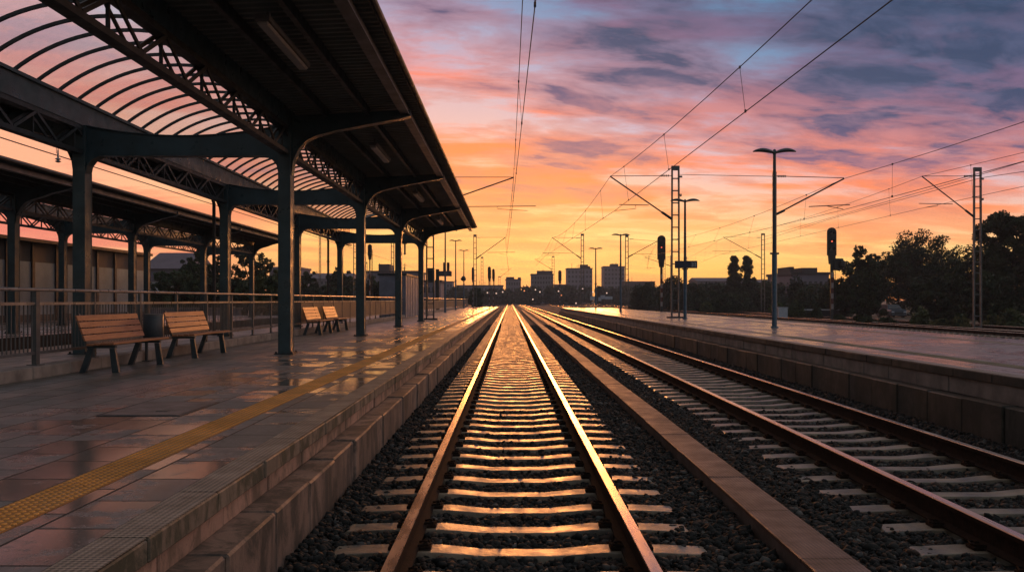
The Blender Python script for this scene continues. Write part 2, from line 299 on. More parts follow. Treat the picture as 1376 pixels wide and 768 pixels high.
# ------------------------------------------------------------------ mesh collector
class MB:
    def __init__(s): s.v = []; s.f = []; s.m = []; s.mi = 0
    def face(s, pts, rev=False):
        b = len(s.v); s.v += [tuple(p) for p in pts]; i = list(range(b, b+len(pts)))
        s.f.append(i[::-1] if rev else i); s.m.append(s.mi)
    def box(s, x0, x1, y0, y1, z0, z1):
        if x0 > x1: x0, x1 = x1, x0
        if y0 > y1: y0, y1 = y1, y0
        if z0 > z1: z0, z1 = z1, z0
        b = len(s.v)
        s.v += [(x0,y0,z0),(x1,y0,z0),(x1,y1,z0),(x0,y1,z0),(x0,y0,z1),(x1,y0,z1),(x1,y1,z1),(x0,y1,z1)]
        for q in ((3,2,1,0),(4,5,6,7),(0,1,5,4),(1,2,6,5),(2,3,7,6),(3,0,4,7)):
            s.f.append([b+k for k in q]); s.m.append(s.mi)
        return s
    def bar(s, p, q, w, d=None):
        """square bar from p to q"""
        d = d or w; p = Vector(p); q = Vector(q); a = (q-p).normalized()
        u = a.cross(Vector((0, 1, 0)))
        if u.length < .05: u = a.cross(Vector((1, 0, 0)))
        u.normalize(); n = a.cross(u).normalized(); b = len(s.v)
        for c in (p, q):
            for i, j in ((-1,-1),(1,-1),(1,1),(-1,1)): s.v.append(tuple(c + u*(w/2*i) + n*(d/2*j)))
        for k in range(4): s.f.append([b+k, b+(k+1) % 4, b+4+(k+1) % 4, b+4+k]); s.m.append(s.mi)
        s.f.append([b+3, b+2, b+1, b]); s.f.append([b+4, b+5, b+6, b+7]); s.m += [s.mi, s.mi]
        return s
    def tube(s, pts, r, n=8, caps=True):
        pts = [Vector(p) for p in pts]; rs = r if isinstance(r, (list, tuple)) else [r]*len(pts)
        b = len(s.v); a = (pts[1]-pts[0]).normalized(); u = a.cross(Vector((0, 0, 1)))
        if u.length < .05: u = a.cross(Vector((1, 0, 0)))
        u.normalize()
        for i, p in enumerate(pts):
            if i == 0: a = (pts[1]-pts[0])
            elif i == len(pts)-1: a = pts[-1]-pts[-2]
            else: a = (pts[i+1]-pts[i-1])
            a.normalize(); u = (u - a*u.dot(a)).normalized(); v = a.cross(u)
            for k in range(n):
                t = 2*math.pi*k/n; s.v.append(tuple(p + (u*math.cos(t) + v*math.sin(t))*rs[i]))
        for i in range(len(pts)-1):
            for k in range(n):
                s.f.append([b+i*n+k, b+i*n+(k+1) % n, b+(i+1)*n+(k+1) % n, b+(i+1)*n+k]); s.m.append(s.mi)
        if caps:
            s.f.append([b+k for k in range(n)][::-1]); s.m.append(s.mi)
            e = b+(len(pts)-1)*n; s.f.append([e+k for k in range(n)]); s.m.append(s.mi)
        return s
    def prism(s, pts2, axis, a0, a1):
        """outline pts2 extruded along axis from a0 to a1; axis y: (x,z), axis x: (y,z), axis z: (x,y)"""
        def P(p, a): return {'y': (p[0], a, p[1]), 'x': (a, p[0], p[1]), 'z': (p[0], p[1], a)}[axis]
        b = len(s.v); n = len(pts2)
        s.v += [P(p, a0) for p in pts2] + [P(p, a1) for p in pts2]
        s.f.append(list(range(b, b+n))); s.m.append(s.mi); s.f.append(list(range(b+n, b+2*n))[::-1]); s.m.append(s.mi)
        for k in range(n): s.f.append([b+(k+1) % n, b+k, b+n+k, b+n+(k+1) % n]); s.m.append(s.mi)
        return s
    def strip(s, pts2, th, y0, y1):
        """curved plate following pts2 (x,z) between y0 and y1, th thick"""
        for p, q in zip(pts2[:-1], pts2[1:]):
            d = Vector((q[0]-p[0], q[1]-p[1])); d.normalize(); nn = Vector((-d.y, d.x))*th/2
            s.prism([(p[0]+nn.x, p[1]+nn.y), (q[0]+nn.x, q[1]+nn.y), (q[0]-nn.x, q[1]-nn.y), (p[0]-nn.x, p[1]-nn.y)], 'y', y0, y1)
        return s
    def lathe(s, prof, c, n=16):
        b = len(s.v); cx, cy, cz = c
        for r, z in prof:
            for k in range(n): t = 2*math.pi*k/n; s.v.append((cx+r*math.cos(t), cy+r*math.sin(t), cz+z))
        for i in range(len(prof)-1):
            for k in range(n): s.f.append([b+i*n+k, b+i*n+(k+1) % n, b+(i+1)*n+(k+1) % n, b+(i+1)*n+k]); s.m.append(s.mi)
        s.f.append([b+k for k in range(n)][::-1]); s.m.append(s.mi)
        e = b+(len(prof)-1)*n; s.f.append([e+k for k in range(n)]); s.m.append(s.mi)
        return s
    def build(s, name, mats, parent=None, smooth=False, bevel=0, fix=True, loc=None):
        me = bpy.data.meshes.new(name); me.from_pydata(s.v, [], s.f)
        mats = mats if isinstance(mats, (list, tuple)) else [mats]
        for k in mats: me.materials.append(MATS[k])
        me.polygons.foreach_set('material_index', s.m)
        if fix:
            bm = bmesh.new(); bm.from_mesh(me); bmesh.ops.recalc_face_normals(bm, faces=bm.faces); bm.to_mesh(me); bm.free()
        if smooth:
            me.polygons.foreach_set('use_smooth', [True]*len(me.polygons))
            try: me.set_sharp_from_angle(angle=R(40))
            except Exception: pass
        o = bpy.data.objects.new(name, me); sc.collection.objects.link(o)
        if parent: o.parent = parent
        if bevel:
            bv = o.modifiers.new('bevel', 'BEVEL'); bv.width = bevel; bv.segments = 1; bv.limit_method = 'ANGLE'
        if loc: o.location = loc
        return o
def tag(o, label=None, cat=None, group=None, kind=None):
    if label: o['label'] = label
    if cat: o['category'] = cat
    if group: o['group'] = group
    if kind: o['kind'] = kind
    return o
def empty(name, loc, label, cat, group=None, rz=0):
    o = bpy.data.objects.new(name, None); sc.collection.objects.link(o); o.location = loc; o.rotation_euler.z = rz
    o.empty_display_size = .2
    return tag(o, label, cat, group)
def copy_tree(o, parent=None):
    c = o.copy(); sc.collection.objects.link(c); c.parent = parent
    for ch in o.children: copy_tree(ch, c)
    return c
def fast_mesh(name, V, Fq, mats, parent=None, mi=None):
    me = bpy.data.meshes.new(name); n = Fq.shape[1]
    me.vertices.add(len(V)); me.vertices.foreach_set('co', V.astype(np.float32).ravel())
    me.loops.add(Fq.size); me.loops.foreach_set('vertex_index', Fq.astype(np.int32).ravel())
    me.polygons.add(len(Fq)); me.polygons.foreach_set('loop_start', np.arange(0, Fq.size, n, dtype=np.int32))
    me.polygons.foreach_set('loop_total', np.full(len(Fq), n, dtype=np.int32))
    for k in mats: me.materials.append(MATS[k])
    if mi is not None: me.polygons.foreach_set('material_index', mi.astype(np.int32))
    me.update(calc_edges=True); me.validate()
    o = bpy.data.objects.new(name, me); sc.collection.objects.link(o)
    if parent: o.parent = parent
    return o
def X_(px, Y): return (px-VX)*Y/F
def Z_(py, Y): return HC + (VY-py)*Y/F

PL = .43; PR = .60          # platform heights
# ================================================================== SETTING
m = MB(); m.face([(-3500,-300,-.42),(3500,-300,-.42),(3500,6000,-.42),(-3500,6000,-.42)]); tag(m.build('ground', 'earth', fix=False), kind='structure')
m = MB(); m.face([(-1.46,-4,-.262),(5.76,-4,-.262),(5.76,104,-.262),(-1.46,104,-.262)])
m.face([(-6,104,-.262),(13,104,-.262),(14,420,-.262),(-9,420,-.262)]); m.face([(11.7,-4,-.262),(36,-4,-.262),(36,420,-.262),(14,420,-.262),(13,104,-.262),(11.7,104,-.262)])
m.face([(-14,-4,-.27),(-10.5,-4,-.27),(-10.5,300,-.27),(-14,300,-.27)])
tag(m.build('ballast_bed', 'ballast', fix=False), kind='structure')

# loose stones of the ballast, near part
ico = bmesh.new(); bmesh.ops.create_icosphere(ico, subdivisions=1, radius=1)
IV = np.array([v.co[:] for v in ico.verts]); IF = np.array([[v.index for v in f.verts] for f in ico.faces]); ico.free()
def stones(P, S, name, mname='stone'):
    n = len(P); base = IV[None]*(1+RNG.uniform(-.28, .28, (n, len(IV), 1)))
    base = base*RNG.uniform(.55, 1.25, (n, 1, 3))
    a, b_, c_ = (RNG.uniform(0, 6.283, n) for _ in range(3))
    def rot(ax, t):
        M_ = np.zeros((n, 3, 3)); i, j = [(1, 2), (0, 2), (0, 1)][ax]; M_[:, ax, ax] = 1
        M_[:, i, i] = np.cos(t); M_[:, j, j] = np.cos(t); M_[:, i, j] = -np.sin(t); M_[:, j, i] = np.sin(t); return M_
    M_ = rot(0, a) @ rot(1, b_) @ rot(2, c_)
    V = np.einsum('nij,nvj->nvi', M_, base)*S[:, None, None]; V[:, :, 2] *= .8; V += P[:, None, :]
    Fs = (IF[None] + (np.arange(n)*len(IV))[:, None, None]).reshape(-1, 3)
    nr = np.minimum(np.abs(np.abs(P[:, 0]-.066)-.75), np.abs(np.abs(P[:, 0]-4.03)-.75)); u_ = RNG.uniform(0, 1, n)
    mi = np.where(u_ < np.clip(.75-nr*2.6, .10, .6), 1, 0); mi = np.where(RNG.uniform(0, 1, n) < .05, 2, mi)
    return fast_mesh(name, V.reshape(-1, 3), Fs, [mname, 'stone_rust', 'stone_pale'], None, np.repeat(mi, len(IF)))
def ztop(x):      # surface of the stones across the section
    z = np.full_like(x, -.185)
    for c in (.066, 4.03):
        d = np.abs(x-c); z = np.where(d < 1.35, -.212, z); z = np.where((d >= .9) & (d < 1.5), -.198, z); z = np.where(np.abs(d-.75) < .14, -.205, z); z = np.where(d < .4, -.224, z)
    z = np.where(x < -1.25, -.175, z); z = np.where(x > 5.4, -.16, z)
    return z
def scatter(y0, y1, dens, s0, s1, x0=-1.44, x1=5.74):
    n = int((y1-y0)*(x1-x0)*dens); x = RNG.uniform(x0, x1, n); y = RNG.uniform(y0, y1, n); s = s0+(s1*1.12-s0)*RNG.uniform(0, 1, n)**1.4
    k = ~((x > 1.76) & (x < 2.14))
    for c in (.066, 4.03):          # few stones on the sleepers
        on = (np.abs(((y-.6*.5) % .6)-.3) < .12) & (np.abs(x-c) < 1.27)
        on2 = np.abs(((y-.3) % .6)-.3) < np.where(y > 14, .17, .125); k &= ~(on2 & (np.abs(x-c) < 1.27) & (RNG.uniform(0, 1, n) < np.where(np.abs(x-c) > 1.12, .78, np.where(y > 14, 1.1, .99))))
        k &= ~((np.abs(np.abs(x-c)-.753) < .085))
    x, y, s = x[k], y[k], s[k]; z = ztop(x) - s*.55 - np.where((y > 14) & ((np.abs(x-.066) < 1.3) | (np.abs(x-4.03) < 1.3)), .028, 0) + RNG.normal(0, .012, len(x))
    return np.stack([x, y, z], 1), s
PP = []; SS = []
for a in ((3.0, 9, 1250, .016, .042), (9, 16, 950, .018, .042), (16, 30, 560, .022, .044), (30, 60, 220, .03, .055)):
    p, s = scatter(*a); PP.append(p); SS.append(s)
st = stones(np.concatenate(PP), np.concatenate(SS), 'ballast_stones'); tag(st, 'dark crushed stone ballast lying around and between the sleepers', 'ballast', kind='stuff')

# ---------------- platforms
def slab(name, x0, x1, y0, y1, z, material, z0=-.41):
    m = MB(); m.box(x0, x1, y0, y1, z0, z); return tag(m.build(name, material), kind='structure')
slab('platform', -10.7, -1.868, -3, 140, PL, 'paving_near')
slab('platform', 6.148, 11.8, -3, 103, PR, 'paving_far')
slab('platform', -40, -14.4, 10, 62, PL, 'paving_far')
def blocks(m, x0, x1, z0, z1, y0, y1, L_, gap=.008, jit=.0):
    y = y0
    while y < y1:
        dxx = random.uniform(-jit, jit); dz_ = random.uniform(-jit, jit)*.6
        m.box(x0+dxx, x1+dxx, y+gap/2, min(y+L_, y1)-gap/2, z0, z1+dz_); y += L_
def edge_wall(side, xe, top, y0, y1, base_x, ledge_z, label, mats, yoff=0):
    r = empty('platform_edge_wall', (xe, y0, -.26), label, 'edge wall')
    def fin(o): o.location = (-r.location.x, -r.location.y, -r.location.z); o.parent = r; return o
    s = side
    m = MB(); blocks(m, xe-s*.23, xe, top-.11, top+.002, y0, y1, .95, .010, .006); m.mi = 0
    o = m.build('capstone_course', [mats[0]], bevel=.008); fin(o)
    m = MB()
    blocks(m, xe-s*.222, xe-s*.012, top+.0035, top+.0075, y0, y1, .95, .016)
    fin(m.build('grip_strip', 'capstone_top'))
    m = MB(); blocks(m, xe-s*.30, xe-s*.035, ledge_z, top-.11, y0+.2, y1, .95, .014, .012); fin(m.build('upper_course', mats[1], bevel=.008))
    m = MB(); blocks(m, xe-s*.40, base_x, -.41, ledge_z, y0-.25, y1, .93, .016, .014); fin(m.build('ledge_course', mats[2], bevel=.014))
edge_wall(1, -1.63, PL, -1.72, 140, -1.45, .19, 'stained reddish stone edge wall of the near left platform with a stepped ledge', ('cap_stone', 'wall_stone', 'ledge_stone'))
edge_wall(-1, 5.92, PR, -2.5, 103, 5.76, .27, 'dark mossy stone edge wall of the right platform with a pale upper course', ('wall_mossy', 'kerbstone', 'wall_mossy'))
# far ends
def tactile(x0, x1, z, y0, y1, near, label, mname):
    r = empty('tactile_strip', ((x0+x1)/2, y0, z), label, 'tactile paving')
    m = MB(); y = y0
    while y < y1: m.box(x0-r.location.x, x1-r.location.x, y+.002-y0, y+.296-y0, -.02, .005); y += .3
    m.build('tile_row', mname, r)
    n = 6; px = (x1-x0)/n; dmb = MB(); ys = np.arange(y0, near, .05); a = np.arange(6)*math.pi/3
    V = []; Fs = []; b = 0
    for yy in ys:
        for k in range(n):
            cx = -(x1-x0)/2+px*(k+.5)
            for rr, zz in ((.017, .005), (.011, .0105)):
                for t in a: V.append((cx+rr*math.cos(t), yy-y0+.025+rr*math.sin(t), zz))
            for j in range(6): dmb.f.append([b+j, b+(j+1) % 6, b+6+(j+1) % 6, b+6+j]); dmb.m.append(0)
            dmb.f.append([b+6+j for j in range(6)]); dmb.m.append(0); b += 12
    dmb.v = V
    if near > y0: dmb.build('raised_domes', 'yellow_dome_lit' if mname == 'yellow_tile_shaded' else mname, r, fix=False)
    return r
tactile(-2.64, -2.36, PL, .3, 139.8, 34, 'yellow tactile strip of raised domes running along the near left platform', 'yellow_tile_shaded')
tactile(6.76, 7.04, PR, .3, 102.6, 22, 'dull yellow tactile strip beside the front edge of the right platform', 'yellow_dull')
tactile(10.3, 10.6, PR, .3, 102.6, .3, 'dull yellow tactile strip beside the far edge of the right platform', 'yellow_dull')
# access hatch
h_ = empty('access_hatch', (-3.46, 8.75, PL), 'rectangular metal access hatch set flush in the left platform paving', 'hatch')
m = MB(); m.box(-.39, .39, -.56, .56, -.03, .006); m.build('hatch_frame', 'dark_steel', h_)
m = MB(); m.box(-.355, .355, -.525, .525, -.02, .010); m.box(.05, .16, -.28, -.22, .0, .016); m.build('cover_plate', 'duct', h_)
# kerb below the railing
kr = tag(bpy.data.objects.new('kerb', None), kind='structure'); sc.collection.objects.link(kr)
m = MB(); blocks(m, -6.80, -6.50, PL-.01, PL+.17, 6, 139, 1.0, .010, .006); m.build('kerb_stones', 'kerbstone', kr, bevel=.015)

# ---------------- tracks
def rail_mesh(y0, y1):
    m = MB()
    prof = [(-.072, -.172), (.072, -.172), (.072, -.160), (.012, -.145), (.010, -.048), (.035, -.038), (.037, -.006), (.034, 0), (-.034, 0), (-.037, -.006), (-.035, -.038), (-.010, -.048), (-.012, -.145), (-.072, -.160)]
    n = len(prof); ys = [y0]
    while ys[-1] < y1: ys.append(min(y1, ys[-1] + max(2, (ys[-1]-y0)*.15)))
    for y in ys: m.v += [(p[0], y, p[1]) for p in prof]
    for i in range(len(ys)-1):
        for k in range(n):
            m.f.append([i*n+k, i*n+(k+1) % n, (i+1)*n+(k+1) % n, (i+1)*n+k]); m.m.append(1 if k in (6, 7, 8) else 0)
    return m
def sleeper_mb(clips=True):
    m = MB()
    xs = [-1.30, -1.26, -.95, -.55, -.25, .25, .55, .95, 1.26, 1.30]; zt = [-.225, -.194, -.181, -.181, -.208, -.208, -.181, -.181, -.194, -.225]
    hw = [.10, .105, .105, .102, .088, .088, .102, .105, .105, .10]
    n = 4
    for x, z, w_ in zip(xs, zt, hw): m.v += [(x, -w_-.02, -.34), (x, -w_, z), (x, w_, z), (x, w_+.02, -.34)]
    for i in range(len(xs)-1):
        for k in range(3): m.f.append([i*4+k, i*4+k+1, (i+1)*4+k+1, (i+1)*4+k]); m.m.append(0)
    m.f.append([0, 1, 2, 3]); m.f.append([36, 37, 38, 39]); m.m += [0, 0]
    if clips:
        m.mi = 1
        for c in (-.753, .753):
            for sgn in (-1, 1):
                xx = c+sgn*.105
                m.box(xx-.04, xx+.04, -.06, .06, -.183, -.157); m.box(xx-.012, xx+.012, -.012, .012, -.157, -.125); m.box(xx-.02, xx+.02, -.02, .02, -.157, -.142)
                m.tube([(xx-sgn*.05, -.05, -.150), (xx+sgn*.02, -.055, -.142), (xx+sgn*.035, 0, -.148), (xx+sgn*.02, .055, -.142), (xx-sgn*.05, .05, -.150)], .009, 5)
    return m
slp_src = []
def track(xc, y0, y1, n_ind, label, group='railway tracks', first=None):
    r = empty('railway_track', (xc, y0, 0), label, 'railway track', group)
    ra = rail_mesh(0, y1-y0)
    for c in (-.753, .753):
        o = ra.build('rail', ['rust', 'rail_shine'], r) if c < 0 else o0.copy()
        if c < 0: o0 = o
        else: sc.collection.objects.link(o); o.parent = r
        o.location.x = c
    yy = [] ; y = .6*math.ceil(y0/.6)+.0
    while y < y1: yy.append(y); y += .6
    for i, y in enumerate(yy[:n_ind]):
        if not slp_src:
            o = sleeper_mb().build('sleeper', ['sleeper', 'rust'], r, bevel=.008); slp_src.append(o)
        else:
            o = slp_src[0].copy(); sc.collection.objects.link(o); o.parent = r
        o.location = (random.uniform(-.008, .008), y-y0+random.uniform(-.012, .012), random.uniform(-.004, .003)); o.rotation_euler.z = random.uniform(-.006, .006)
    rest = yy[n_ind:]
    if rest:
        base = sleeper_mb(False); m = MB()
        for y in rest:
            b = len(m.v); m.v += [(v[0], v[1]+y-y0, v[2]) for v in base.v]; m.f += [[b+k for k in f] for f in base.f]; m.m += base.m
        o = m.build('sleeper', ['far_sleeper'], r, fix=True); o['kind'] = 'stuff'
    return r
track(.066, .3, 420, 100, 'centre track with bright golden rails straight ahead of the camera')
track(4.03, .3, 420, 100, 'track with thin shining rails alongside the right platform wall')
track(13.55, 20, 420, 0, 'track sunk out of sight behind the right platform')
track(24.3, 30, 420, 60, 'nearer of the two dark tracks beyond the right platform')
track(29.55, 30, 420, 60, 'farther of the two dark tracks beyond the right platform, beside the bushes')
track(-12.4, 12, 300, 0, 'track between the two canopies on the left, behind the railing')
# extra lines fanning in at the far throat
# cable duct
dr = empty('cable_duct', (1.95, .4, -.26), 'long concrete cable duct with perforated cover slabs between the two main tracks', 'cable duct')
m = MB(); m.box(-.145, .145, 0, 139, -.1, .155); m.build('channel', 'duct', dr)
m = MB(); y = 0
while y < 139:
    L_ = 1.25; dz_ = random.uniform(-.003, .003); dx_ = random.uniform(-.006, .006); m.box(-.165+dx_, .165+dx_, y+.006, y+L_-.006, .156+dz_, .186+dz_); y += L_
m.build('cover_slabs', 'duct_cover', dr, bevel=.004)

# ================================================================== CANOPIES
def arc_pts(cx, cz, r, a0, a1, n):
    return [(cx+r*math.cos(a0+(a1-a0)*i/n), cz+r*math.sin(a0+(a1-a0)*i/n)) for i in range(n+1)]
def canopy(xa, xb, xr, xl, ys, y0, y1, label, extra_ys=()):
    """xa,xb: column rows (right, left); xr,xl: eaves; ys column positions"""
    r = empty('station_canopy', ((xa+xb)/2, y0, PL), label, 'station canopy', 'station canopies'); O = r.location
    def fin(o): o.location = (-O.x, -O.y, -O.z); o.parent = r; return o
    span = xa-xb; xm = (xa+xb)/2; rise = .72; zs = 5.47
    Rr = ((span/2)**2 + rise**2)/(2*rise); czz = zs+rise-Rr; ha = math.asin((span/2)/Rr)
    # columns
    for x in (xa, xb):
        for y in ys:
            m = MB(); m.box(x-.12, x+.12, y-.135, y+.135, PL, 5.0)
            for sy in (-1, 1): m.box(x-.125, x+.125, y+sy*.135, y+sy*.152, PL, 4.98)
            c = fin(m.build('column', 'blue_steel', bevel=.004))
            m = MB(); m.box(x-.19, x+.19, y-.22, y+.22, PL-.01, PL+.02)
            for sx in (-1, 1):
                for sy in (-1, 1): m.box(x+sx*.155-.018, x+sx*.155+.018, y+sy*.185-.018, y+sy*.185+.018, PL+.02, PL+.055)
            m.build('base_plate', 'dark_steel', c)
    # beams across, arms outward, per column pair
    for y in ys:
        pts = []
        kn = .34
        bot = [(xb+.12, 4.06)] + [(xb+.12+kn-kn*math.cos(t), 4.06+kn*math.sin(t)) for t in (R(25), R(50), R(75), R(90))]
        bot += [(-(p[0]-xm)+xm, p[1]) for p in bot[::-1]]
        top = []
        for i in range(13):
            u = i/12; x = xa-.12-(span-.24)*u; top.append((x, 4.80+.20*(2*u-1)**2))
        m = MB(); m.prism(bot+top, 'y', y-.07, y+.07); m.strip(bot, .02, y-.125, y+.125); m.strip(top, .016, y-.11, y+.11)
        fin(m.build('cross_beam', 'blue_steel'))
        for sgn, xc, xe in ((1, xa, xr-.15), (-1, xb, xl+.15)):
            L_ = abs(xe-xc)-.12; xs = xc+sgn*.12
            b_ = [(xs, 4.02)]
            for t in (20, 40, 60, 78): b_.append((xs+sgn*(.62-.62*math.cos(R(t))), 4.02+.80*math.sin(R(t))))
            b_ += [(xs+sgn*.85, 4.90), (xs+sgn*L_*.62, 5.02), (xs+sgn*L_*.92, 5.15), (xs+sgn*L_, 5.20)]
            t_ = [(xs+sgn*L_, 5.325), (xs, 5.20)]
            m = MB(); m.prism(b_+t_, 'y', y-.05, y+.05); m.strip(b_, .022, y-.11, y+.11)
            fin(m.build('roof_arm', 'blue_steel'))
    # lattice trusses + band beams on each row
    for x in (xa, xb):
        m = MB()
        for z0_, z1_ in ((4.42, 4.50), (4.90, 4.985)): m.box(x-.085, x+.085, y0, y1, z0_, z1_)
        dY = .75; y = y0; k = 0
        while y+dY <= y1+.01:
            za, zb = (4.50, 4.90) if k % 2 == 0 else (4.90, 4.50)
            for s_ in (-.07, .07):
                m.bar((x+s_, y+.02, za), (x+s_, y+dY-.02, zb), .025, .055)
            if k % 2 == 0: m.bar((x, y+dY, 4.5), (x, y+dY, 4.9), .04)
            y += dY; k += 1
        fin(m.build('lattice_truss', 'dark_steel'))
        m = MB(); m.box(x-.10, x+.10, y0, y1, 4.988, 5.46)
        for q_ in (-1, 1): m.box(x+q_*.10, x+q_*.155, y0, y1, 5.40, 5.46)
        fin(m.build('eaves_beam', 'blue_steel'))
    # arched glazing
    m = MB(); n = 18
    pr = [(xm+Rr*math.sin(-ha+2*ha*i/n), czz+Rr*math.cos(-ha+2*ha*i/n)) for i in range(n+1)]
    for p, q in zip(pr[:-1], pr[1:]): m.face([(p[0], y0, p[1]), (q[0], y0, q[1]), (q[0], y1, q[1]), (p[0], y1, p[1])])
    fin(m.build('glazing', 'glazing', smooth=False, fix=False))
    rb = None; y = y0+.05
    while y <= y1:
        if rb is None:
            m = MB(); pr2 = [(xm+(Rr-.035)*math.sin(-ha+2*ha*i/24), czz+(Rr-.035)*math.cos(-ha+2*ha*i/24)) for i in range(25)]
            m.strip(pr2, .055, -.024, .024); rb = fin(m.build('glazing_rib', 'dark_steel')); o = rb
        else:
            o = rb.copy(); sc.collection.objects.link(o)
        o.location.y = -O.y+y; y += .75
    # wings: corrugated deck, purlins, gutter beam, fascia
    for sgn, xc, xe in ((1, xa+.10, xr), (-1, xb-.10, xl)):
        m = MB(); p_ = .2; y = y0; ze = 5.44; zi = 5.32; V = []; prof = [(0, 0), (.06, 0), (.085, .055), (.165, .055), (.19, 0)]
        ysz = []
        while y < y1:
            for a, b_ in prof:
                if y+a < y1: ysz.append((y+a, b_))
            y += p_
        ysz.append((y1, 0))
        for lay in (0, .012):
            b = len(m.v)
            for yy, dz_ in ysz: m.v += [(xc, yy, zi+dz_+lay), (xe, yy, ze+dz_+lay)]
            for i in range(len(ysz)-1): m.f.append([b+2*i, b+2*i+1, b+2*i+3, b+2*i+2]); m.m.append(0)
        fin(m.build('roof_deck', 'deck', fix=False))
        for fr in (.28, .60):
            xx = xc+(xe-xc)*fr; zz = zi+(ze-zi)*fr
            m = MB(); m.box(xx-.04, xx+.04, y0, y1, zz-.17, zz-.004); fin(m.build('purlin', 'dark_steel'))
        m = MB(); xg = xe-sgn*.26; m.box(xg-.05, xg+.05, y0, y1, 5.245, 5.405); m.box(xg-.09, xg+.09, y0, y1, 5.225, 5.245); fin(m.build('edge_beam', 'gutter_steel'))
        m = MB(); m.box(xe, xe+sgn*.012, y0, y1, 5.40, 5.53); m.tube([(xe+sgn*.05, y0, 5.45), (xe+sgn*.05, y1, 5.45)], .045, 8); fin(m.build('gutter', 'dark_steel'))
        # end fascia
        m = MB(); m.prism([(xc, zi-.1), (xe, ze-.06), (xe, ze+.09), (xc, zi+.12)], 'y', y1, y1+.04); fin(m.build('end_fascia', 'dark_steel'))
    m = MB()
    tp = [(xm+Rr*math.sin(-ha+2*ha*i/20), czz+Rr*math.cos(-ha+2*ha*i/20)) for i in range(21)]
    m.strip(tp, .12, y1-.02, y1+.04); fin(m.build('end_arch', 'dark_steel'))
    return r
YC = [6.6, 17.7, 26.6, 35.6, 44.6]
canopy(-4.5, -8.6, -1.84, -11.0, YC, 4.6, 47.4, 'big near canopy with blue steel columns and an arched glazed roof over the left platform')
canopy(-16.3, -19.3, -14.15, -21.6, [20.0, 28.9, 38.0, 46.8, 55.6], 17.5, 57.0, 'second dark canopy standing farther left beyond the railing')
# lamps under the near canopy
lab = ['long unlit strip lamp under the canopy nearest the camera', 'unlit strip lamp under the canopy, second from the camera', 'unlit strip lamp under the canopy, third from the camera', 'small farthest unlit strip lamp under the canopy end']
for i, y in enumerate((11.2, 20.3, 29.3, 38.8)):
    e = empty('strip_lamp', (-3.16, y, 5.06), lab[i], 'lamp', 'strip lamps under the canopy')
    L_ = 2.3
    m = MB(); m.box(-.10, .10, 0, L_, .02, .09); m.box(-.02, .02, .3, .36, .09, .22); m.box(-.02, .02, L_-.36, L_-.3, .09, .22); m.build('lamp_housing', 'gutter_steel', e, bevel=.01)
    m = MB(); m.box(-.075, .075, .04, L_-.04, -.035, .018); m.build('diffuser', 'tube_off', e, bevel=.02)
# rain pipes behind left columns
for i, (px, y, l) in enumerate(((287.5, 27.3, 'thin rain downpipe with a bent neck beside the second column pair'), (441, 44.2, 'thin dark pole with a ring bracket beside the far left columns'))):
    x = X_(px, y); m = MB()
    m.tube([(x-.28 if i == 0 else x+.05, y, 5.1), (x-.26 if i == 0 else x+.05, y, 4.85), (x-.05, y, 4.68), (x, y, 4.5), (x, y, PL)], .055, 8)
    m.box(x-.07, x+.07, y-.07, y+.07, PL+1.2, PL+1.24); m.box(x-.07, x+.07, y-.07, y+.07, PL+3, PL+3.04)
    tag(m.build('downpipe', 'dark_steel', smooth=True), l, 'downpipe')

# ================================================================== RAILING
fr = empty('railing', (-6.65, 7.0, PL+.17), 'long grey metal railing with vertical bars standing on the kerb', 'railing'); O = fr.location
XF = -6.65; sp = 1.735; y = 12.34-3*sp; posts = []
while y < 139: posts.append(y); y += sp
def fin(o): o.location = (-O.x, -O.y, -O.z); o.parent = fr; return o
m = MB(); m.tube([(XF, posts[0], 1.655), (XF, posts[-1], 1.655)], .026, 10); fin(m.build('handrail', 'galv_rail', smooth=True))
m = MB(); m.box(XF-.02, XF+.02, posts[0], posts[-1], 1.44, 1.48); fin(m.build('middle_rail', 'galv_rail'))
m = MB(); m.box(XF-.02, XF+.02, posts[0], posts[-1], .75, .79); fin(m.build('bottom_rail', 'galv'))
pm = MB(); pm.box(-.022, .022, -.028, .028, PL+.17, 1.63); pm.box(-.05, .05, -.06, .06, PL+.165, PL+.182); src = None
bm_ = MB(); nb = 17
for k in range(1, nb): bm_.box(-.007, .007, sp*k/nb-.007, sp*k/nb+.007, .79, 1.44)
bsrc = None
sm_ = MB(); sm_.box(-.012, .012, .04, sp-.04, .80, 1.43); ssrc = None
for i, y in enumerate(posts):
    if src is None: src = o = pm.build('post', 'galv')
    else: o = src.copy(); sc.collection.objects.link(o)
    o.parent = fr; o.location = (XF-O.x, y-O.y, -O.z)
    if abs(y-12.34) < .1: o.scale = (1.5, 1.7, 1)
    if i < len(posts)-1:
        if y < 27:
            if bsrc is None: bsrc = o = bm_.build('bar_panel', 'galv')
            else: o = bsrc.copy(); sc.collection.objects.link(o)
        else:
            if ssrc is None: ssrc = o = sm_.build('infill_panel', 'brown_panel')
            else: o = ssrc.copy(); sc.collection.objects.link(o)
        o.parent = fr; o.location = (XF-O.x, y-O.y, -O.z)

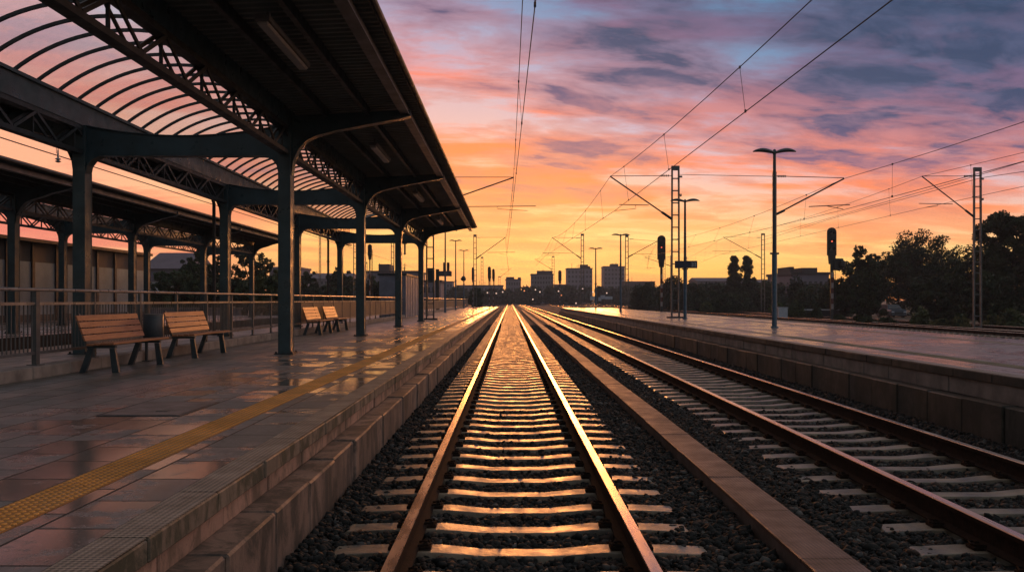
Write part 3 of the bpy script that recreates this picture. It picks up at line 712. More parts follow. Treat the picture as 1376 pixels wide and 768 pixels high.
# ================================================================== BENCHES + BIN
def bench(y0, y1, label):
    L_ = y1-y0; e = empty('bench', (-6.12, y0, PL), label, 'bench', 'benches along the railing')
    for k in range(4):
        z0_ = .475+k*.098; z1_ = z0_+.085; xk = -.13-k*.035
        m = MB(); m.prism([(xk, z0_), (xk-.03, z0_), (xk-.03-.03, z1_), (xk-.03, z1_)], 'y', .0, L_); s_ = m.build('back_slat', 'wood_slat', e, bevel=.004)
    for k in range(4):
        xk = -.12+k*.105
        m = MB(); m.box(xk, xk+.092, 0, L_, .405+k*.006, .435+k*.006); m.build('seat_slat', 'wood_slat', e, bevel=.004)
    for yy in (.16, L_-.28):
        m = MB(); m.prism([(-.16, .36), (-.08, .36), (-.20, 0), (-.29, 0)], 'y', yy-.03, yy+.03); m.build('leg', 'bench_metal', e)
        m = MB(); m.prism([(.16, .36), (.24, .36), (.30, 0), (.20, 0)], 'y', yy-.03, yy+.03); m.build('leg', 'bench_metal', e)
        m = MB(); m.box(-.16, .25, yy-.03, yy+.03, .365, .403); m.prism([(-.17, .36), (-.12, .36), (-.30, .88), (-.33, .88)], 'y', yy-.025, yy+.025)
        m.build('support_bracket', 'bench_metal', e)
    # wire mesh strip under the back, as a row of small studs
    m = MB(); m.box(-.150, -.140, .05, L_-.05, .44, .475); m.build('back_spacer', 'galv', e)
    return e
bench(12.96, 15.06, 'nearest wooden slat bench with blue grey metal legs by the railing')
bench(16.25, 18.32, 'second wooden slat bench, just right of the dark litter bin')
bench(27.1, 29.15, 'small sunlit bench behind the nearest big column, left of a twin bench')
bench(30.0, 32.0, 'farthest of the four benches, sunlit, next to the third one')
e = empty('litter_bin', (-6.33, 15.62, PL), 'dark blue litter bin standing between the two nearest benches', 'litter bin')
m = MB(); m.lathe([(.155, .38), (.17, .40), (.17, .80), (.16, .815)], (0, 0, 0), 20); m.build('body', 'bin', e, smooth=True)
m = MB(); m.lathe([(.172, .80), (.172, .835), (.12, .84), (.12, .80)], (0, 0, 0), 20); m.build('rim', 'galv', e, smooth=True)
m = MB(); m.tube([(-.12, 0, 0), (-.12, 0, .42)], .03, 8); m.box(-.2, -.04, -.08, .08, 0, .012); m.build('post', 'dark_steel', e)

# ================================================================== LAMP POSTS
def lamp_post(px, Y, x, zg, ztop_, label, sign=False, wid=1.42, extra=None):
    e = empty('street_lamp', (x, Y, zg), label, 'lamp post', 'double armed platform lamps'); H = ztop_-zg
    m = MB(); m.tube([(0, 0, 0), (0, 0, H*.42)], .085, 12); m.build('lower_pole', 'pole_blue', e, smooth=True)
    m = MB(); m.tube([(0, 0, H*.42), (0, 0, H-.02)], [.072, .05], 12); m.box(-.14, .14, -.04, .04, H*.42-.03, H*.42+.03); m.build('upper_pole', 'lamp_grey', e, smooth=True)  # upper pole darker: its backlit contrast with the sky is put into the colour
    m = MB(); m.lathe([(.13, 0), (.13, .03), (.09, .05)], (0, 0, 0), 12); m.build('base_collar', 'pole_blue', e)
    for s in (-1, 1):
        m = MB(); n = 10; W = wid/2; b = len(m.v); rows = 9
        for i in range(rows):
            u = i/(rows-1); x_ = s*(.03+u*(W-.03)); hw = .17*math.sin(math.pi*min(1, .12+u*.88))**.55 if u < 1 else .02
            hw = max(.03, hw); th = .085*math.sin(math.pi*(.12+.84*u))**.6; zc_ = -.03+.07*math.sin(u*2.6)
            for k in range(n):
                t = 2*math.pi*k/n; m.v.append((x_, hw*math.cos(t), H+zc_-.03+th*(math.sin(t) if math.sin(t) > 0 else .5*math.sin(t))))
        for i in range(rows-1):
            for k in range(n): m.f.append([b+i*n+k, b+i*n+(k+1) % n, b+(i+1)*n+(k+1) % n, b+(i+1)*n+k]); m.m.append(0)
        m.f.append([b+k for k in range(n)]); m.f.append([b+(rows-1)*n+k for k in range(n)]); m.m += [0, 0]
        m.build('lamp_head', 'lamp_grey', e, smooth=True)
    m = MB(); m.lathe([(.06, H-.1), (.075, H-.06), (.05, H+.03), (.02, H+.06)], (0, 0, 0), 10); m.build('finial', 'lamp_grey', e)
    return e
LP = [(1040.7, 29, PR, 6.42, 'tallest double armed lamp post in front, with a blue lower pole on the right platform'),
      (920.5, 43, PR, 6.38, 'double armed lamp post beside the lattice mast, carrying the dark platform sign'),
      (834, 68.6, PR, 6.6, 'double armed lamp post left of the black signal on the right platform'),
      (800.5, 88.5, PR, 6.7, 'farthest small double armed lamp post on the right platform'),
      (612.3, 96, PL, 8.0, 'double armed lamp post on the left platform, taller of the pair by the canopy end'),
      (623.3, 116, PL, 8.05, 'double armed lamp post on the left platform carrying a round mirror'),
      (598.3, 76, PL, 8.0, 'slim lamp post whose top hides behind the canopy corner')]
for px, Y, zg, zt_, l in LP: lamp_post(px, Y, X_(px, Y), zg, zt_, l)
# platform sign on lamp 2 (its own thing)
e = empty('platform_sign', (X_(920.5, 43), 42.86, 3.06), 'dark blue platform sign with a pale number mounted on a lamp post', 'sign')
m = MB(); m.box(-.53, .56, -.06, .0, 0, .36); m.build('sign_board', 'sign_navy', e, bevel=.01)
m = MB()
for dx0 in (.27, .40):
    for a in ((0, .085, .075, .095), (0, .085, .165, .185), (0, .085, .255, .275), (.07, .09, .075, .275)): m.box(dx0+a[0], dx0+a[1], -.072, -.061, a[2], a[3])
m.build('sign_digits', 'sign_white', e)

# round mirror on lamp
xm_ = X_(623.3, 115.7); e = empty('camera_cluster', (xm_, 115.7, 4.0), 'dark rounded camera cluster clamped to the far left lamp post', 'camera housing')
m = MB(); m.lathe([(.05, 0), (.3, .1), (.33, .35), (.22, .6), (.05, .7)], (-.05, 0, 0), 10); m.box(-.42, 0, -.12, .12, .2, .42); m.build('housing', 'black_metal', e)

# ================================================================== CATENARY MASTS
def lattice_mast(x, Y, zg, ztop_, wx, label, arm=None, name='catenary_mast', step=None, group='lattice catenary masts'):
    e = empty(name, (x, Y, zg), label, 'catenary mast', group); H = ztop_-zg; d = .13 if wx > .3 else .1
    m = MB(); t = .075
    for s in (-1, 1): m.prism([(s*wx/2-t/2, 0), (s*wx/2+t/2, 0), (s*(wx/2-.02)+t/2, H), (s*(wx/2-.02)-t/2, H)], 'y', -.07, .07)
    m.build('mast_posts', 'galv', e)
    step = step or .62; z = .25; src = None
    while z < H-.3:
        if src is None: m = MB(); m.box(-wx/2+t/2-.01, wx/2-t/2+.01, -.055, .055, 0, .05); src = o = m.build('batten_plate', 'galv', e)
        else: o = src.copy(); sc.collection.objects.link(o)
        o.location.z = z; z += step
    m = MB(); m.box(-wx/2-t/2+.02, wx/2+t/2-.02, -.074, .074, H-.22, H+.005); m.build('mast_cap', 'galv', e)
    m = MB(); m.box(-wx/2-.22, wx/2+.22, -.25, .25, -.1, .08); m.build('mast_foot', 'dark_steel', e)
    if Y < 60:
        m = MB(); m.box(wx/2+.04, wx/2+.12, -.09, .09, H*.80, H*.80+.12); m.tube([(wx/2, 0, H*.93), (wx/2+.16, 0, H*.93)], .05, 8); m.box(-wx/2-.1, wx/2+.1, -.085, -.075, H*.45, H*.45+.5) if False else None; m.build('mast_fitting', 'ceramic', e)
    if arm:
        # arm: dict s side, tip (x,z) , root z, tie z, tube (x0,x1,z), contact x,z  (world)
        s, tipx, tipz, rz_, tz, tx0, tx1, tbz, cx_, cz_ = arm
        rx = s*wx/2
        m = MB(); m.tube([(rx, 0, rz_-zg), (tipx-x, 0, tipz-zg)], .035, 8)
        m.tube([(rx, 0, rz_-zg), (rx+(tipx-x-rx)*.16, 0, rz_-zg+(tipz-rz_)*.16)], .065, 8)
        c = m.build('cantilever', 'dark_steel', e, smooth=True)
        m = MB(); m.tube([(rx, 0, tz-zg), (tipx-x, 0, tipz-zg+.02)], .018, 6); m.build('top_tie', 'dark_steel', e)
        m = MB()
        for k in range(5): m.lathe([(.045, 0), (.07, .01), (.045, .05)], (0, 0, 0), 8) if False else m.tube([(rx+s*(.15+.09*k), 0, tz-zg), (rx+s*(.19+.09*k), 0, tz-zg)], .055, 8)
        m.build('insulator', 'ceramic', e, smooth=True)
        m = MB(); m.tube([(tx0-x, 0, tbz-zg), (tx1-x, 0, tbz-zg+.03)], .022, 6); m.tube([(tx1-x-s*(-.25), 0, tbz-zg), (tx1-x-s*(-.25), 0, cz_-zg+.12)], .018, 6) if False else None
        m.tube([(tx0+(tx1-tx0)*.45-x, 0, tbz-zg), (tx0+(tx1-tx0)*.45-x, 0, cz_-zg+.1), (cx_-x, 0, cz_-zg)], .014, 6)
        m.build('steady_arm', 'dark_steel', e, smooth=True)
    return e
def mast_px(pxm, pybase_h, Y, topy, wpx, label, tip=None, root=None, tie=None, tube=None, con=None, zg=-.30, x=None, **k):
    x = X_(pxm, Y) if x is None else x; arm = None
    if tip:
        s = -1 if tip[0] < pxm else 1
        arm = (s, X_(tip[0], Y), Z_(tip[1], Y), Z_(root, Y), Z_(tie, Y), X_(tube[0], Y), X_(tube[1], Y), Z_(tube[2], Y), X_(con[0], Y), Z_(con[1], Y))
    return lattice_mast(x, Y, zg, Z_(topy, Y), wpx*Y/F-.06, label, arm, **k)
mast_px(907.5, 0, 44.8, 223, 11.5, 'tall lattice mast on the right platform, with its arm reaching left over the track', (820, 237), 294, 236, (872, 832, 275.5), (826, 283), zg=PR)
mast_px(578, 0, 48.6, 232, 11, 'lattice mast rising past the end of the near canopy, arm reaching right', (690, 238.5), 276, 238, (626, 720, 277.5), (709, 283), zg=PL)
mast_px(638.3, 0, 100, 315, 4.6, 'small far lattice mast left of the centre track, arm reaching right', (679, 319), 347, 319, (655, 692, 339), (681, 342), zg=-.3)
mast_px(782.6, 0, 100, 314, 4.6, 'far lattice mast between the centre track and the first tower block, arm reaching left', (742, 319), 347, 319.5, (770, 729, 340), (733, 343), zg=PR)
mast_px(842.3, 0, 97, 316, 4.8, 'far lattice mast just behind a lamp post, arm reaching right toward the black signal', (883, 324), 345, 321, (852, 878, 341), (872, 344), zg=-.3)
mast_px(1025.3, 0, 112, 313.5, 5.2, 'slim lattice mast left of the tallest lamp post, arm reaching left', (972, 318.5), 346.5, 319, (1012, 957, 337.5), (970, 341), zg=-.4)
mast_px(1313.3, 0, 50.6, 225, 11, 'large lattice mast near the right edge of the picture, arm reaching left', (1239, 237), 291, 236.5, (1280, 1235, 274), (1242, 279), zg=-.3)
mast_px(743.3, 0, 185, 344, 3.6, 'tiny distant lattice mast right of the vanishing point', (719, 348), 362, 348.5, (745, 729, 340.5), (733, 343), zg=-.3)
mast_px(647.8, 0, 150, 345, 3.4, 'thin distant lattice mast beside the round black signal', zg=-.3)
mast_px(671, 0, 230, 371, 3.0, 'shortest distant mast just left of the vanishing point', (686, 361), 372, 362, (672, 686, 368), (684, 370), zg=-.3)
mast_px(477, 0, 95, 321, 4.6, 'lattice mast seen between the left columns, left of a broad column', zg=-.4)
mast_px(527.5, 0, 95, 319, 4.6, 'lattice mast seen just left of the third column', zg=-.4)
mast_px(430, 0, 120, 311, 2.8, 'very thin lattice mast seen between the far left columns', zg=-.4)
mast_px(492.5, 0, 170, 352, 2.6, 'stub lattice mast among the left trees', zg=-.4)
mast_px(902, 0, 160, 343, 2.6, 'slim distant mast just behind the black signal', (866, 345.5), 357, 345, (880, 868, 359.5), (870, 361), zg=-.4)
mast_px(922, 0, 190, 345, 2.6, 'thin distant mast behind the lamp post with the sign', zg=-.4)
# round steel mast behind the tallest lamp
Y = 35.0; xq = X_(1040.7, Y); e = empty('catenary_mast', (xq, Y, PR), 'slender round mast directly behind the tallest lamp post, arm reaching right', 'catenary mast')
m = MB(); m.tube([(0, 0, 0), (0, 0, Z_(231, Y)-PR)], .085, 12); m.build('pole', 'dark_steel', e, smooth=True)
tpx, tpz = X_(1134, Y)-xq, Z_(240, Y)-PR
m = MB(); m.tube([(.05, 0, Z_(288, Y)-PR), (tpx, 0, tpz)], .03, 8); m.tube([(.05, 0, Z_(288, Y)-PR), (.4, 0, Z_(282.5, Y)-PR)], .05, 8); m.build('cantilever', 'dark_steel', e, smooth=True)
m = MB(); m.tube([(0, 0, Z_(236.5, Y)-PR), (tpx, 0, tpz+.03)], .016, 6); m.build('top_tie', 'dark_steel', e)
m = MB()
for k in range(5): m.tube([(.13+.07*k, 0, Z_(236.7, Y)-PR), (.165+.07*k, 0, Z_(236.7, Y)-PR)], .045, 8)
m.build('insulator', 'ceramic', e, smooth=True)
m = MB(); m.tube([(X_(1087, Y)-xq, 0, Z_(277.5, Y)-PR), (X_(1142, Y)-xq, 0, Z_(275, Y)-PR)], .02, 6); m.tube([(X_(1112, Y)-xq, 0, Z_(277, Y)-PR), (X_(1133, Y)-xq, 0, Z_(281, Y)-PR)], .014, 6); m.build('steady_arm', 'dark_steel', e)

# ================================================================== OVERHEAD LINES
def line_thing(name, label, parts, group='overhead line wires'):
    e = empty(name, parts[0][1][0], label, 'overhead wire', group); O = e.location
    for nm, pts, r in parts:
        m = MB()
        if nm == 'droppers':
            for a, b in pts:
                m = MB(); m.tube([Vector(a)-O, Vector(b)-O], r, 4); m.box(a[0]-O.x-.02, a[0]-O.x+.02, a[1]-O.y-.03, a[1]-O.y+.03, a[2]-O.z-.03, a[2]-O.z+.03); m.box(b[0]-O.x-.02, b[0]-O.x+.02, b[1]-O.y-.03, b[1]-O.y+.03, b[2]-O.z-.02, b[2]-O.z+.05); m.build('dropper', 'black_metal', e)
            continue
        else: m.tube([Vector(p)-O for p in pts], r, 6)
        m.build(nm, 'black_metal', e)
def seg(p, q, sag, n=14): return [(p[0]+(q[0]-p[0])*t, p[1]+(q[1]-p[1])*t, p[2]+(q[2]-p[2])*t-4*sag*t*(1-t)) for t in [i/n for i in range(n+1)]]
def catenary(name_lab, supports, contact, sag, ndrop, r=.012, stop=None):
    """supports: messenger points by increasing Y, contact: same count"""
    mes = []; con = []; dr_ = []
    for a, b, c, d in zip(supports[:-1], supports[1:], contact[:-1], contact[1:]):
        s1 = seg(a, b, sag); s2 = seg(c, d, .03); mes += s1 if not mes else s1[1:]; con += s2 if not con else s2[1:]
        for k in range(1, ndrop+1):
            t = (k-.5)/ndrop
            p = [a[i]+(b[i]-a[i])*t for i in range(3)]; p[2] -= 4*sag*t*(1-t); q = [c[i]+(d[i]-c[i])*t for i in range(3)]; q[2] -= .12*t*(1-t)
            dr_.append((p, q))
    line_thing('overhead_line', name_lab, [('messenger_wire', mes, r), ('contact_wire', con, r), ('droppers', dr_, r*.5)])
# track 2 line: supports at Y=-12, 44.8, 100, 185
def W(px, py, Y): return (X_(px, Y), Y, Z_(py, Y))
catenary('pair of overhead wires crossing the sky above the right main track',
         [(6.1, -12, 7.8), W(820, 237, 44.8), W(742, 319, 100), W(719, 348, 185)], [(6.1, -12, 6.06), W(826, 283, 44.8), W(733, 343, 100), W(720, 357, 185)], .72, 6)
catenary('pair of steep overhead wires above the centre track, right beside the canopy edge',
         [(.30, -10, 8.2), W(690, 238.5, 48.6), W(679, 319, 100), W(684, 361, 230)], [(.62, -10, 6.3), W(688, 283, 48.6), W(681, 342, 100), W(684, 370, 230)], .75, 6, .010)
catenary('overhead wires of the hidden track behind the right platform, rising to the right edge',
         [(13.4, -18, 7.1), W(1134, 240, 35), W(883, 324, 97), W(866, 345.5, 160)], [(13.6, -18, 5.25), W(1133, 282, 35), W(872, 344, 97), W(870, 361, 160)], .55, 6, .010)
catenary('overhead wires passing through the large mast at the right edge',
         [(24.5, -12, 8.6), W(1239, 237, 50.6), W(972, 318.5, 112), W(905, 352, 190)], [(24.4, -12, 6.8), W(1242, 279, 50.6), W(970, 341, 112), W(905, 366, 190)], .5, 6, .012)
# single feeders
x0 = X_(1376, 40)
for l, pts in (('upper feeder wire running out to the right edge behind the large mast', [W(1500, 180, 38), W(1313, 228+8, 50.6), W(1027, 318, 112)]),
               ('lower feeder wire fixed to the back of the large mast', [W(1500, 212, 36), W(1318, 239, 50.4), W(1120, 293, 78), W(1027, 322, 112)]),
               ('feeder wire running in the gap between the two canopies', [(-13.2, 10, 5.75), (-13.3, 24, 5.75), (-13.6, 60, 5.95), (-14, 130, 6.2)])):
    line_thing('feeder_wire', l, [('cable', pts, .016)], 'feeder wires')
line_thing('cross_span_wire', 'level wire strung from the tall lattice mast across to the lamp post', [('cable', [W(912, 234.5, 44.8), W(1040, 237, 35)], .014)])
p = W(78, 212, 17.9); e = empty('wire_insulator', (X_(78, 25.4), 25.4, Z_(211, 25.4)), 'pale glass insulator hanging on the wire left of the near column', 'insulator')
m = MB(); m.lathe([(.03, -.16), (.09, -.13), (.03, -.09), (.09, -.06), (.03, -.02), (.02, .2)], (0, 0, 0), 10); m.build('insulator_bell', 'ceramic', e, smooth=True)
m = MB(); m.tube([(.0, 0, .2), (0, 0, .42)], .012, 5); m.tube([(-.05, 0, .1), (-.05, 0, .36)], .008, 5); m.build('hanger', 'black_metal', e)

# ================================================================== SIGNALS
def signal(px, Y, zg, y_top, y_bot, wpx, label, side=False, lit='red_glow', group='railway signals', dot=True):
    x = X_(px, Y); zt, zb = Z_(y_top, Y), Z_(y_bot, Y); w_ = wpx*Y/F; e = empty('railway_signal', (x, Y, zg), label, 'railway signal', group)
    H1 = zt-zg; H0 = zb-zg; rr = w_/2
    pts = [(-rr, H0), (rr, H0), (rr, H1-rr)] + [(rr*math.cos(R(a)), H1-rr+rr*math.sin(R(a))) for a in range(15, 180, 15)] + [(-rr, H1-rr)]
    m = MB(); m.prism(pts, 'y', -.05, .05); m.build('back_board', 'black_metal', e)
    n = 3; hh = (H1-H0)/(n+.5)
    for k in range(n):
        zc_ = H0+hh*(k+.75)
        m = MB(); q = 12; r1 = rr*.52
        for j in range(q):
            a0, a1 = math.pi*j/q, math.pi*(j+1)/q
            P0 = [(r1*math.cos(a0), -.05, zc_+r1*math.sin(a0)), (r1*math.cos(a1), -.05, zc_+r1*math.sin(a1)), (r1*math.cos(a1), -.35, zc_+r1*math.sin(a1)-.05), (r1*math.cos(a0), -.35, zc_+r1*math.sin(a0)-.05)]
            m.face(P0)
        hd = m.build('lamp_hood', 'black_metal', e, fix=False)
        m = MB(); m.tube([(0, -.055, zc_), (0, -.085, zc_)], r1*(.32 if k == 1 else .8), 10)
        m.build('lens', lit if (k == 1 and dot) else 'glass_dark', e)
    # lower box and post with bands
    m = MB(); m.prism([(-rr*.75, H0), (rr*.75, H0), (rr*.55, H0-.75*w_/.8), (-rr*.55, H0-.75*w_/.8)], 'y', -.12, .12); m.build('relay_box', 'black_metal', e)
    zz = H0-.75*w_/.8; pr = w_*.16
    m = MB(); m.tube([(0, 0, 0), (0, 0, zz)], pr, 10); m.box(-.3, .3, -.3, .3, -.1, .06); m.build('post', 'dark_steel', e, smooth=True)
    m = MB(); nbands = 7; z0b, z1b = zz*.22, zz*.86
    for k in range(nbands):
        m.mi = k % 2; a = z0b+(z1b-z0b)*k/nbands; b = z0b+(z1b-z0b)*(k+1)/nbands; m.box(-pr*.8, pr*.8, -pr-.03, -pr-.01, a, b)
    m.build('warning_bands', ['white_band', 'red_band'], e)
    m = MB()
    for s in (-1, 1): m.tube([(rr*1.05 if s > 0 else rr*.7, .25, 0), (rr*1.05 if s > 0 else rr*.7, .25, H1*.93)], .02, 5)
    k = .3
    while k < H1*.93: m.bar((rr*.7, .25, k), (rr*1.05, .25, k), .02); k += .3
    m.build('ladder', 'dark_steel', e)
    if side:
        m = MB(); m.box(.1, .95, -.2, .2, H0-1.25, H0-.25); m.box(.55, 1.0, -.45, .2, H0-1.0, H0-.45); m.build('side_box', 'black_metal', e, bevel=.08)
    return e
signal(888.8, 92, -.3, 316, 348.5, 11, 'black round topped signal in front of the lattice mast on the right platform')
signal(1117.6, 73.5, -.3, 305.5, 343, 12.5, 'black round topped signal with a side box in front of the dark trees', side=True)
signal(657.5, 130, -.3, 358, 374, 4.2, 'small far signal left of the vanishing point', dot=False)
signal(663, 133, -.3, 361, 374.5, 3.4, 'smaller signal close behind the far signal', dot=False)
signal(752.3, 200, -.3, 363, 377, 4.4, 'tiny distant red brown signal left of the first tower block', dot=False)
signal(635.5, 140, -.3, 359, 376, 3.4, 'narrow distant signal beside the small far mast', dot=False)
signal(497, 80, -.4, 328, 343.5, 5.6, 'dark oblong signal seen between the second and third columns', dot=False)
# platform information board (L-shaped)
Yb = 84.0; e = empty('information_board', (X_(588, Yb), Yb, PL), 'dark hanging information board on a square post at the far left platform', 'information board')
m = MB(); m.box(-.16, .16, -.15, .15, 0, Z_(361.5, Yb)-PL); m.build('post', 'black_metal', e)
m = MB(); m.box(.16, X_(607, Yb)-X_(588, Yb), -.12, .12, Z_(371, Yb)-PL, Z_(364, Yb)-PL); m.build('board', 'lamp_grey', e)
m = MB()
for a, b in ((595.5, 598.5), (600.5, 604)): m.box(X_(a, Yb)-X_(588, Yb), X_(b, Yb)-X_(588, Yb), -.1, .1, Z_(364, Yb)-PL, Z_(352.5, Yb)-PL)
m.build('speaker_boxes', 'black_metal', e)
# box on the post near the mast
Yb = 58.0; e = empty('display_case', (X_(579, Yb), Yb, PL), 'dark display case on thin legs just behind the canopy end', 'display case')
m = MB(); m.box(-.24, .24, -.12, .12, Z_(379, Yb)-PL, Z_(360, Yb)-PL); m.build('case', 'black_metal', e)
m = MB()
for s in (-.2, .2): m.tube([(s, 0, 0), (s, 0, Z_(379, Yb)-PL)], .025, 6)
m.build('legs', 'dark_steel', e)
# hanging clock/lamp
Yb = 46.0; xx = X_(544, Yb); e = empty('hanging_lantern', (xx, Yb, Z_(322, Yb)), 'small dark lantern hanging below the canopy beam right of the third column', 'lantern')
m = MB(); m.box(-.11, .11, -.1, .1, -.22, 0); m.build('cap', 'black_metal', e)
m = MB(); m.tube([(0, 0, -.75), (0, 0, -.22)], .05, 8); m.box(-.06, .06, -.05, .05, -.78, -.73); m.build('tube', 'tube_off', e)
m = MB(); m.tube([(0, 0, 0), (0, 0, .45)], .012, 5); m.build('suspension', 'black_metal', e)
# corrugated screen
e = empty('corrugated_shelter', (-6.9, 54.6, PL), 'tall pale blue corrugated metal shelter beside the railing behind the canopy end', 'shelter')
m = MB(); y = 0; pts = []
while y < 10: pts += [(y, 0), (y+.42, 0), (y+.5, -.14), (y+.92, -.14)]; y += 1.0
m.v = []; 
for (a, d) in pts: m.v += [(.45+d, a, 0), (.45+d, a, 2.62)]
for i in range(len(pts)-1): m.f.append([2*i, 2*i+2, 2*i+3, 2*i+1]); m.m.append(0)
b = len(m.v); m.v += [(-1.2, 0, 0), (.45, 0, 0), (.45, 0, 2.62), (-1.2, 0, 2.62), (-1.2, 9.9, 0), (.31, 9.9, 0), (.31, 9.9, 2.62), (-1.2, 9.9, 2.62)]
m.f += [[b, b+1, b+2, b+3], [b+5, b+4, b+7, b+6], [b+4, b, b+3, b+7]]; m.m += [0, 0, 0]
m.build('cladding', 'corrugated', e)
m = MB(); m.box(-1.3, .5, -.08, 10, 2.62, 2.74); m.build('roof', 'dark_steel', e)

# ================================================================== TREES AND BUSHES
def leaves(C_, S_, n, size, mats, name, parent, zmin=None, yellow=.0):
    """clumps: centres C_, radii S_ ; n leaves in all"""
    C_ = np.array(C_, float); S_ = np.array(S_, float); wgt = S_**2; idx = RNG.choice(len(C_), n, p=wgt/wgt.sum())
    d = RNG.normal(size=(n, 3)); d /= np.linalg.norm(d, axis=1)[:, None]; rr = RNG.uniform(.35, 1, n)**.6*RNG.uniform(.85, 1.12, n)
    P = C_[idx] + d*(S_[idx]*rr)[:, None]*np.array([1, 1, .85])
    if zmin is not None: P[:, 2] = np.maximum(P[:, 2], zmin + RNG.uniform(0, size, n))
    u = RNG.normal(size=(n, 3)); u /= np.linalg.norm(u, axis=1)[:, None]
    v = np.cross(u, RNG.normal(size=(n, 3))); v /= np.linalg.norm(v, axis=1)[:, None]
    s = size*RNG.uniform(.6, 1.3, n)[:, None]
    V = np.stack([P-u*s*.6, P-v*s*.36, P+u*s*.6, P+v*s*.36], 1).reshape(-1, 3)
    Fs = (np.arange(n)*4)[:, None] + np.arange(4)[None]
    mi = (RNG.uniform(size=len(C_))[idx] < yellow).astype(int) if len(mats) > 1 else None
    return fast_mesh(name, V, Fs, mats, parent, mi)
def tree(x, Y, zg, H, W_, label, mats=('leaf_dark', 'leaf'), n=7000, size=.3, low=.18, shape='round', group='trees beside the tracks', trunk_r=.22, gaps=1.0, name='tree', cat='tree'):
    e = empty(name, (x, Y, zg), label, cat, group)
    C_ = []; S_ = []; k = 0
    tries = 150 if shape == 'round' else (110 if shape == 'poplar' else 60)
    for it in range(tries):
        if shape == 'poplar':
            t = .05+.92*(it+random.random())/tries; wr = W_/2*min(1, (1-t)*3.0)**.6; a = random.uniform(0, 6.28); r_ = wr*random.uniform(0, .85)
            C_.append((r_*math.cos(a), r_*math.sin(a), H*t)); S_.append(W_*.17*random.uniform(.6, 1.3))
        elif shape == 'bush':
            a = random.uniform(0, 6.28); r_ = W_/2*math.sqrt(random.random())*.85; t = random.uniform(0, .92)*(1-(r_/(W_/2))**2*.75)
            C_.append((r_*math.cos(a), r_*math.sin(a)*.6, H*t)); S_.append(H*.17*random.uniform(.6, 1.3))
        else:
            u = random.uniform(-1, 1); a = random.uniform(0, 6.28); q = math.sqrt(1-u*u); rr = random.uniform(.1, 1)**.45*(1 + .13*math.sin(3*a+H)+.1*math.sin(5*u+W_))
            cz = H*(low+(1-low)/2)+H*.02; hz = H*(1-low)/2*1.08
            C_.append((W_/2*.92*q*math.cos(a)*rr, W_/2*.92*q*math.sin(a)*rr, cz+hz*.86*u*rr)); S_.append(min(W_, H)*.078*random.uniform(.5, 1.5)*gaps)
    leaves(C_, S_, int(n*2.3), size*.85, mats, 'crown', e, zmin=.05, yellow=.4)
    if shape != 'bush':
        m = MB(); h1 = H*(low+.15); m.tube([(0, 0, -.1), (.05, 0, h1*.5), (-.05, .05, h1), (0, 0, H*.72)], [trunk_r, trunk_r*.8, trunk_r*.65, trunk_r*.2], 8); m.build('trunk', 'bark', e, smooth=True)
        m = MB()
        if shape == 'round':
            for c in random.sample(C_, min(11, len(C_))):
                z0_ = H*random.uniform(low*.8, .55); m.tube([(0, 0, z0_), (c[0]*.5, c[1]*.5, (z0_+c[2])/2+.2), c], [trunk_r*.4, trunk_r*.25, trunk_r*.08], 5)
            m.build('limbs', 'bark', e)
    else:
        m = MB()
        for _ in range(5): c = random.choice(C_); m.tube([(c[0]*.3, c[1]*.3, -.1), (c[0]*.6, c[1]*.6, c[2]*.5), c], [.05, .035, .01], 5)
        m.build('stems', 'bark', e)
    return e
def tpx(px, Y, ytop, wpx, label, zg=-.42, **k):
    return tree(X_(px, Y), Y, zg, Z_(ytop, Y)-zg, wpx*Y/F, label, **k)
# right side wood
tpx(1156, 92, 333, 66, 'tree with spiky twigs on top standing behind the right signal', n=7000, size=.26, low=.02)
tpx(1208, 106, 338, 76, 'dark tree filling the dip between the spiky tree and the big round crown', n=8000, size=.26, low=.02)
tpx(1245, 104, 312, 122, 'big round crowned dark tree left of the large right mast', n=13000, size=.26, low=.02, gaps=1.1)
tpx(1304, 84, 338, 84, 'low dark tree directly behind the foot of the large right mast', n=8000, size=.26, low=.02)
tpx(1362, 72, 264, 92, 'tall airy tree cut off by the right edge of the picture', n=19000, size=.21, low=.02, gaps=1.1)
tpx(1420, 66, 300, 90, 'leafy tree just beyond the right edge, behind the tall airy one', n=5000, size=.25, low=.02)
tpx(1168, 80, 366, 50, 'dark lower bushy tree under the big crown, above the parked car', n=8000, size=.24, low=.0)
tpx(1264, 76, 372, 82, 'broad dark shrub mass below the big round crown', n=9000, size=.24, low=.0)
tpx(1330, 62, 372, 80, 'dark shrub mass under the tall airy tree at the right', n=9000, size=.22, low=.0)
tpx(1135, 84, 372, 50, 'dark shrub right behind the signal post', n=6000, size=.24, low=.0)
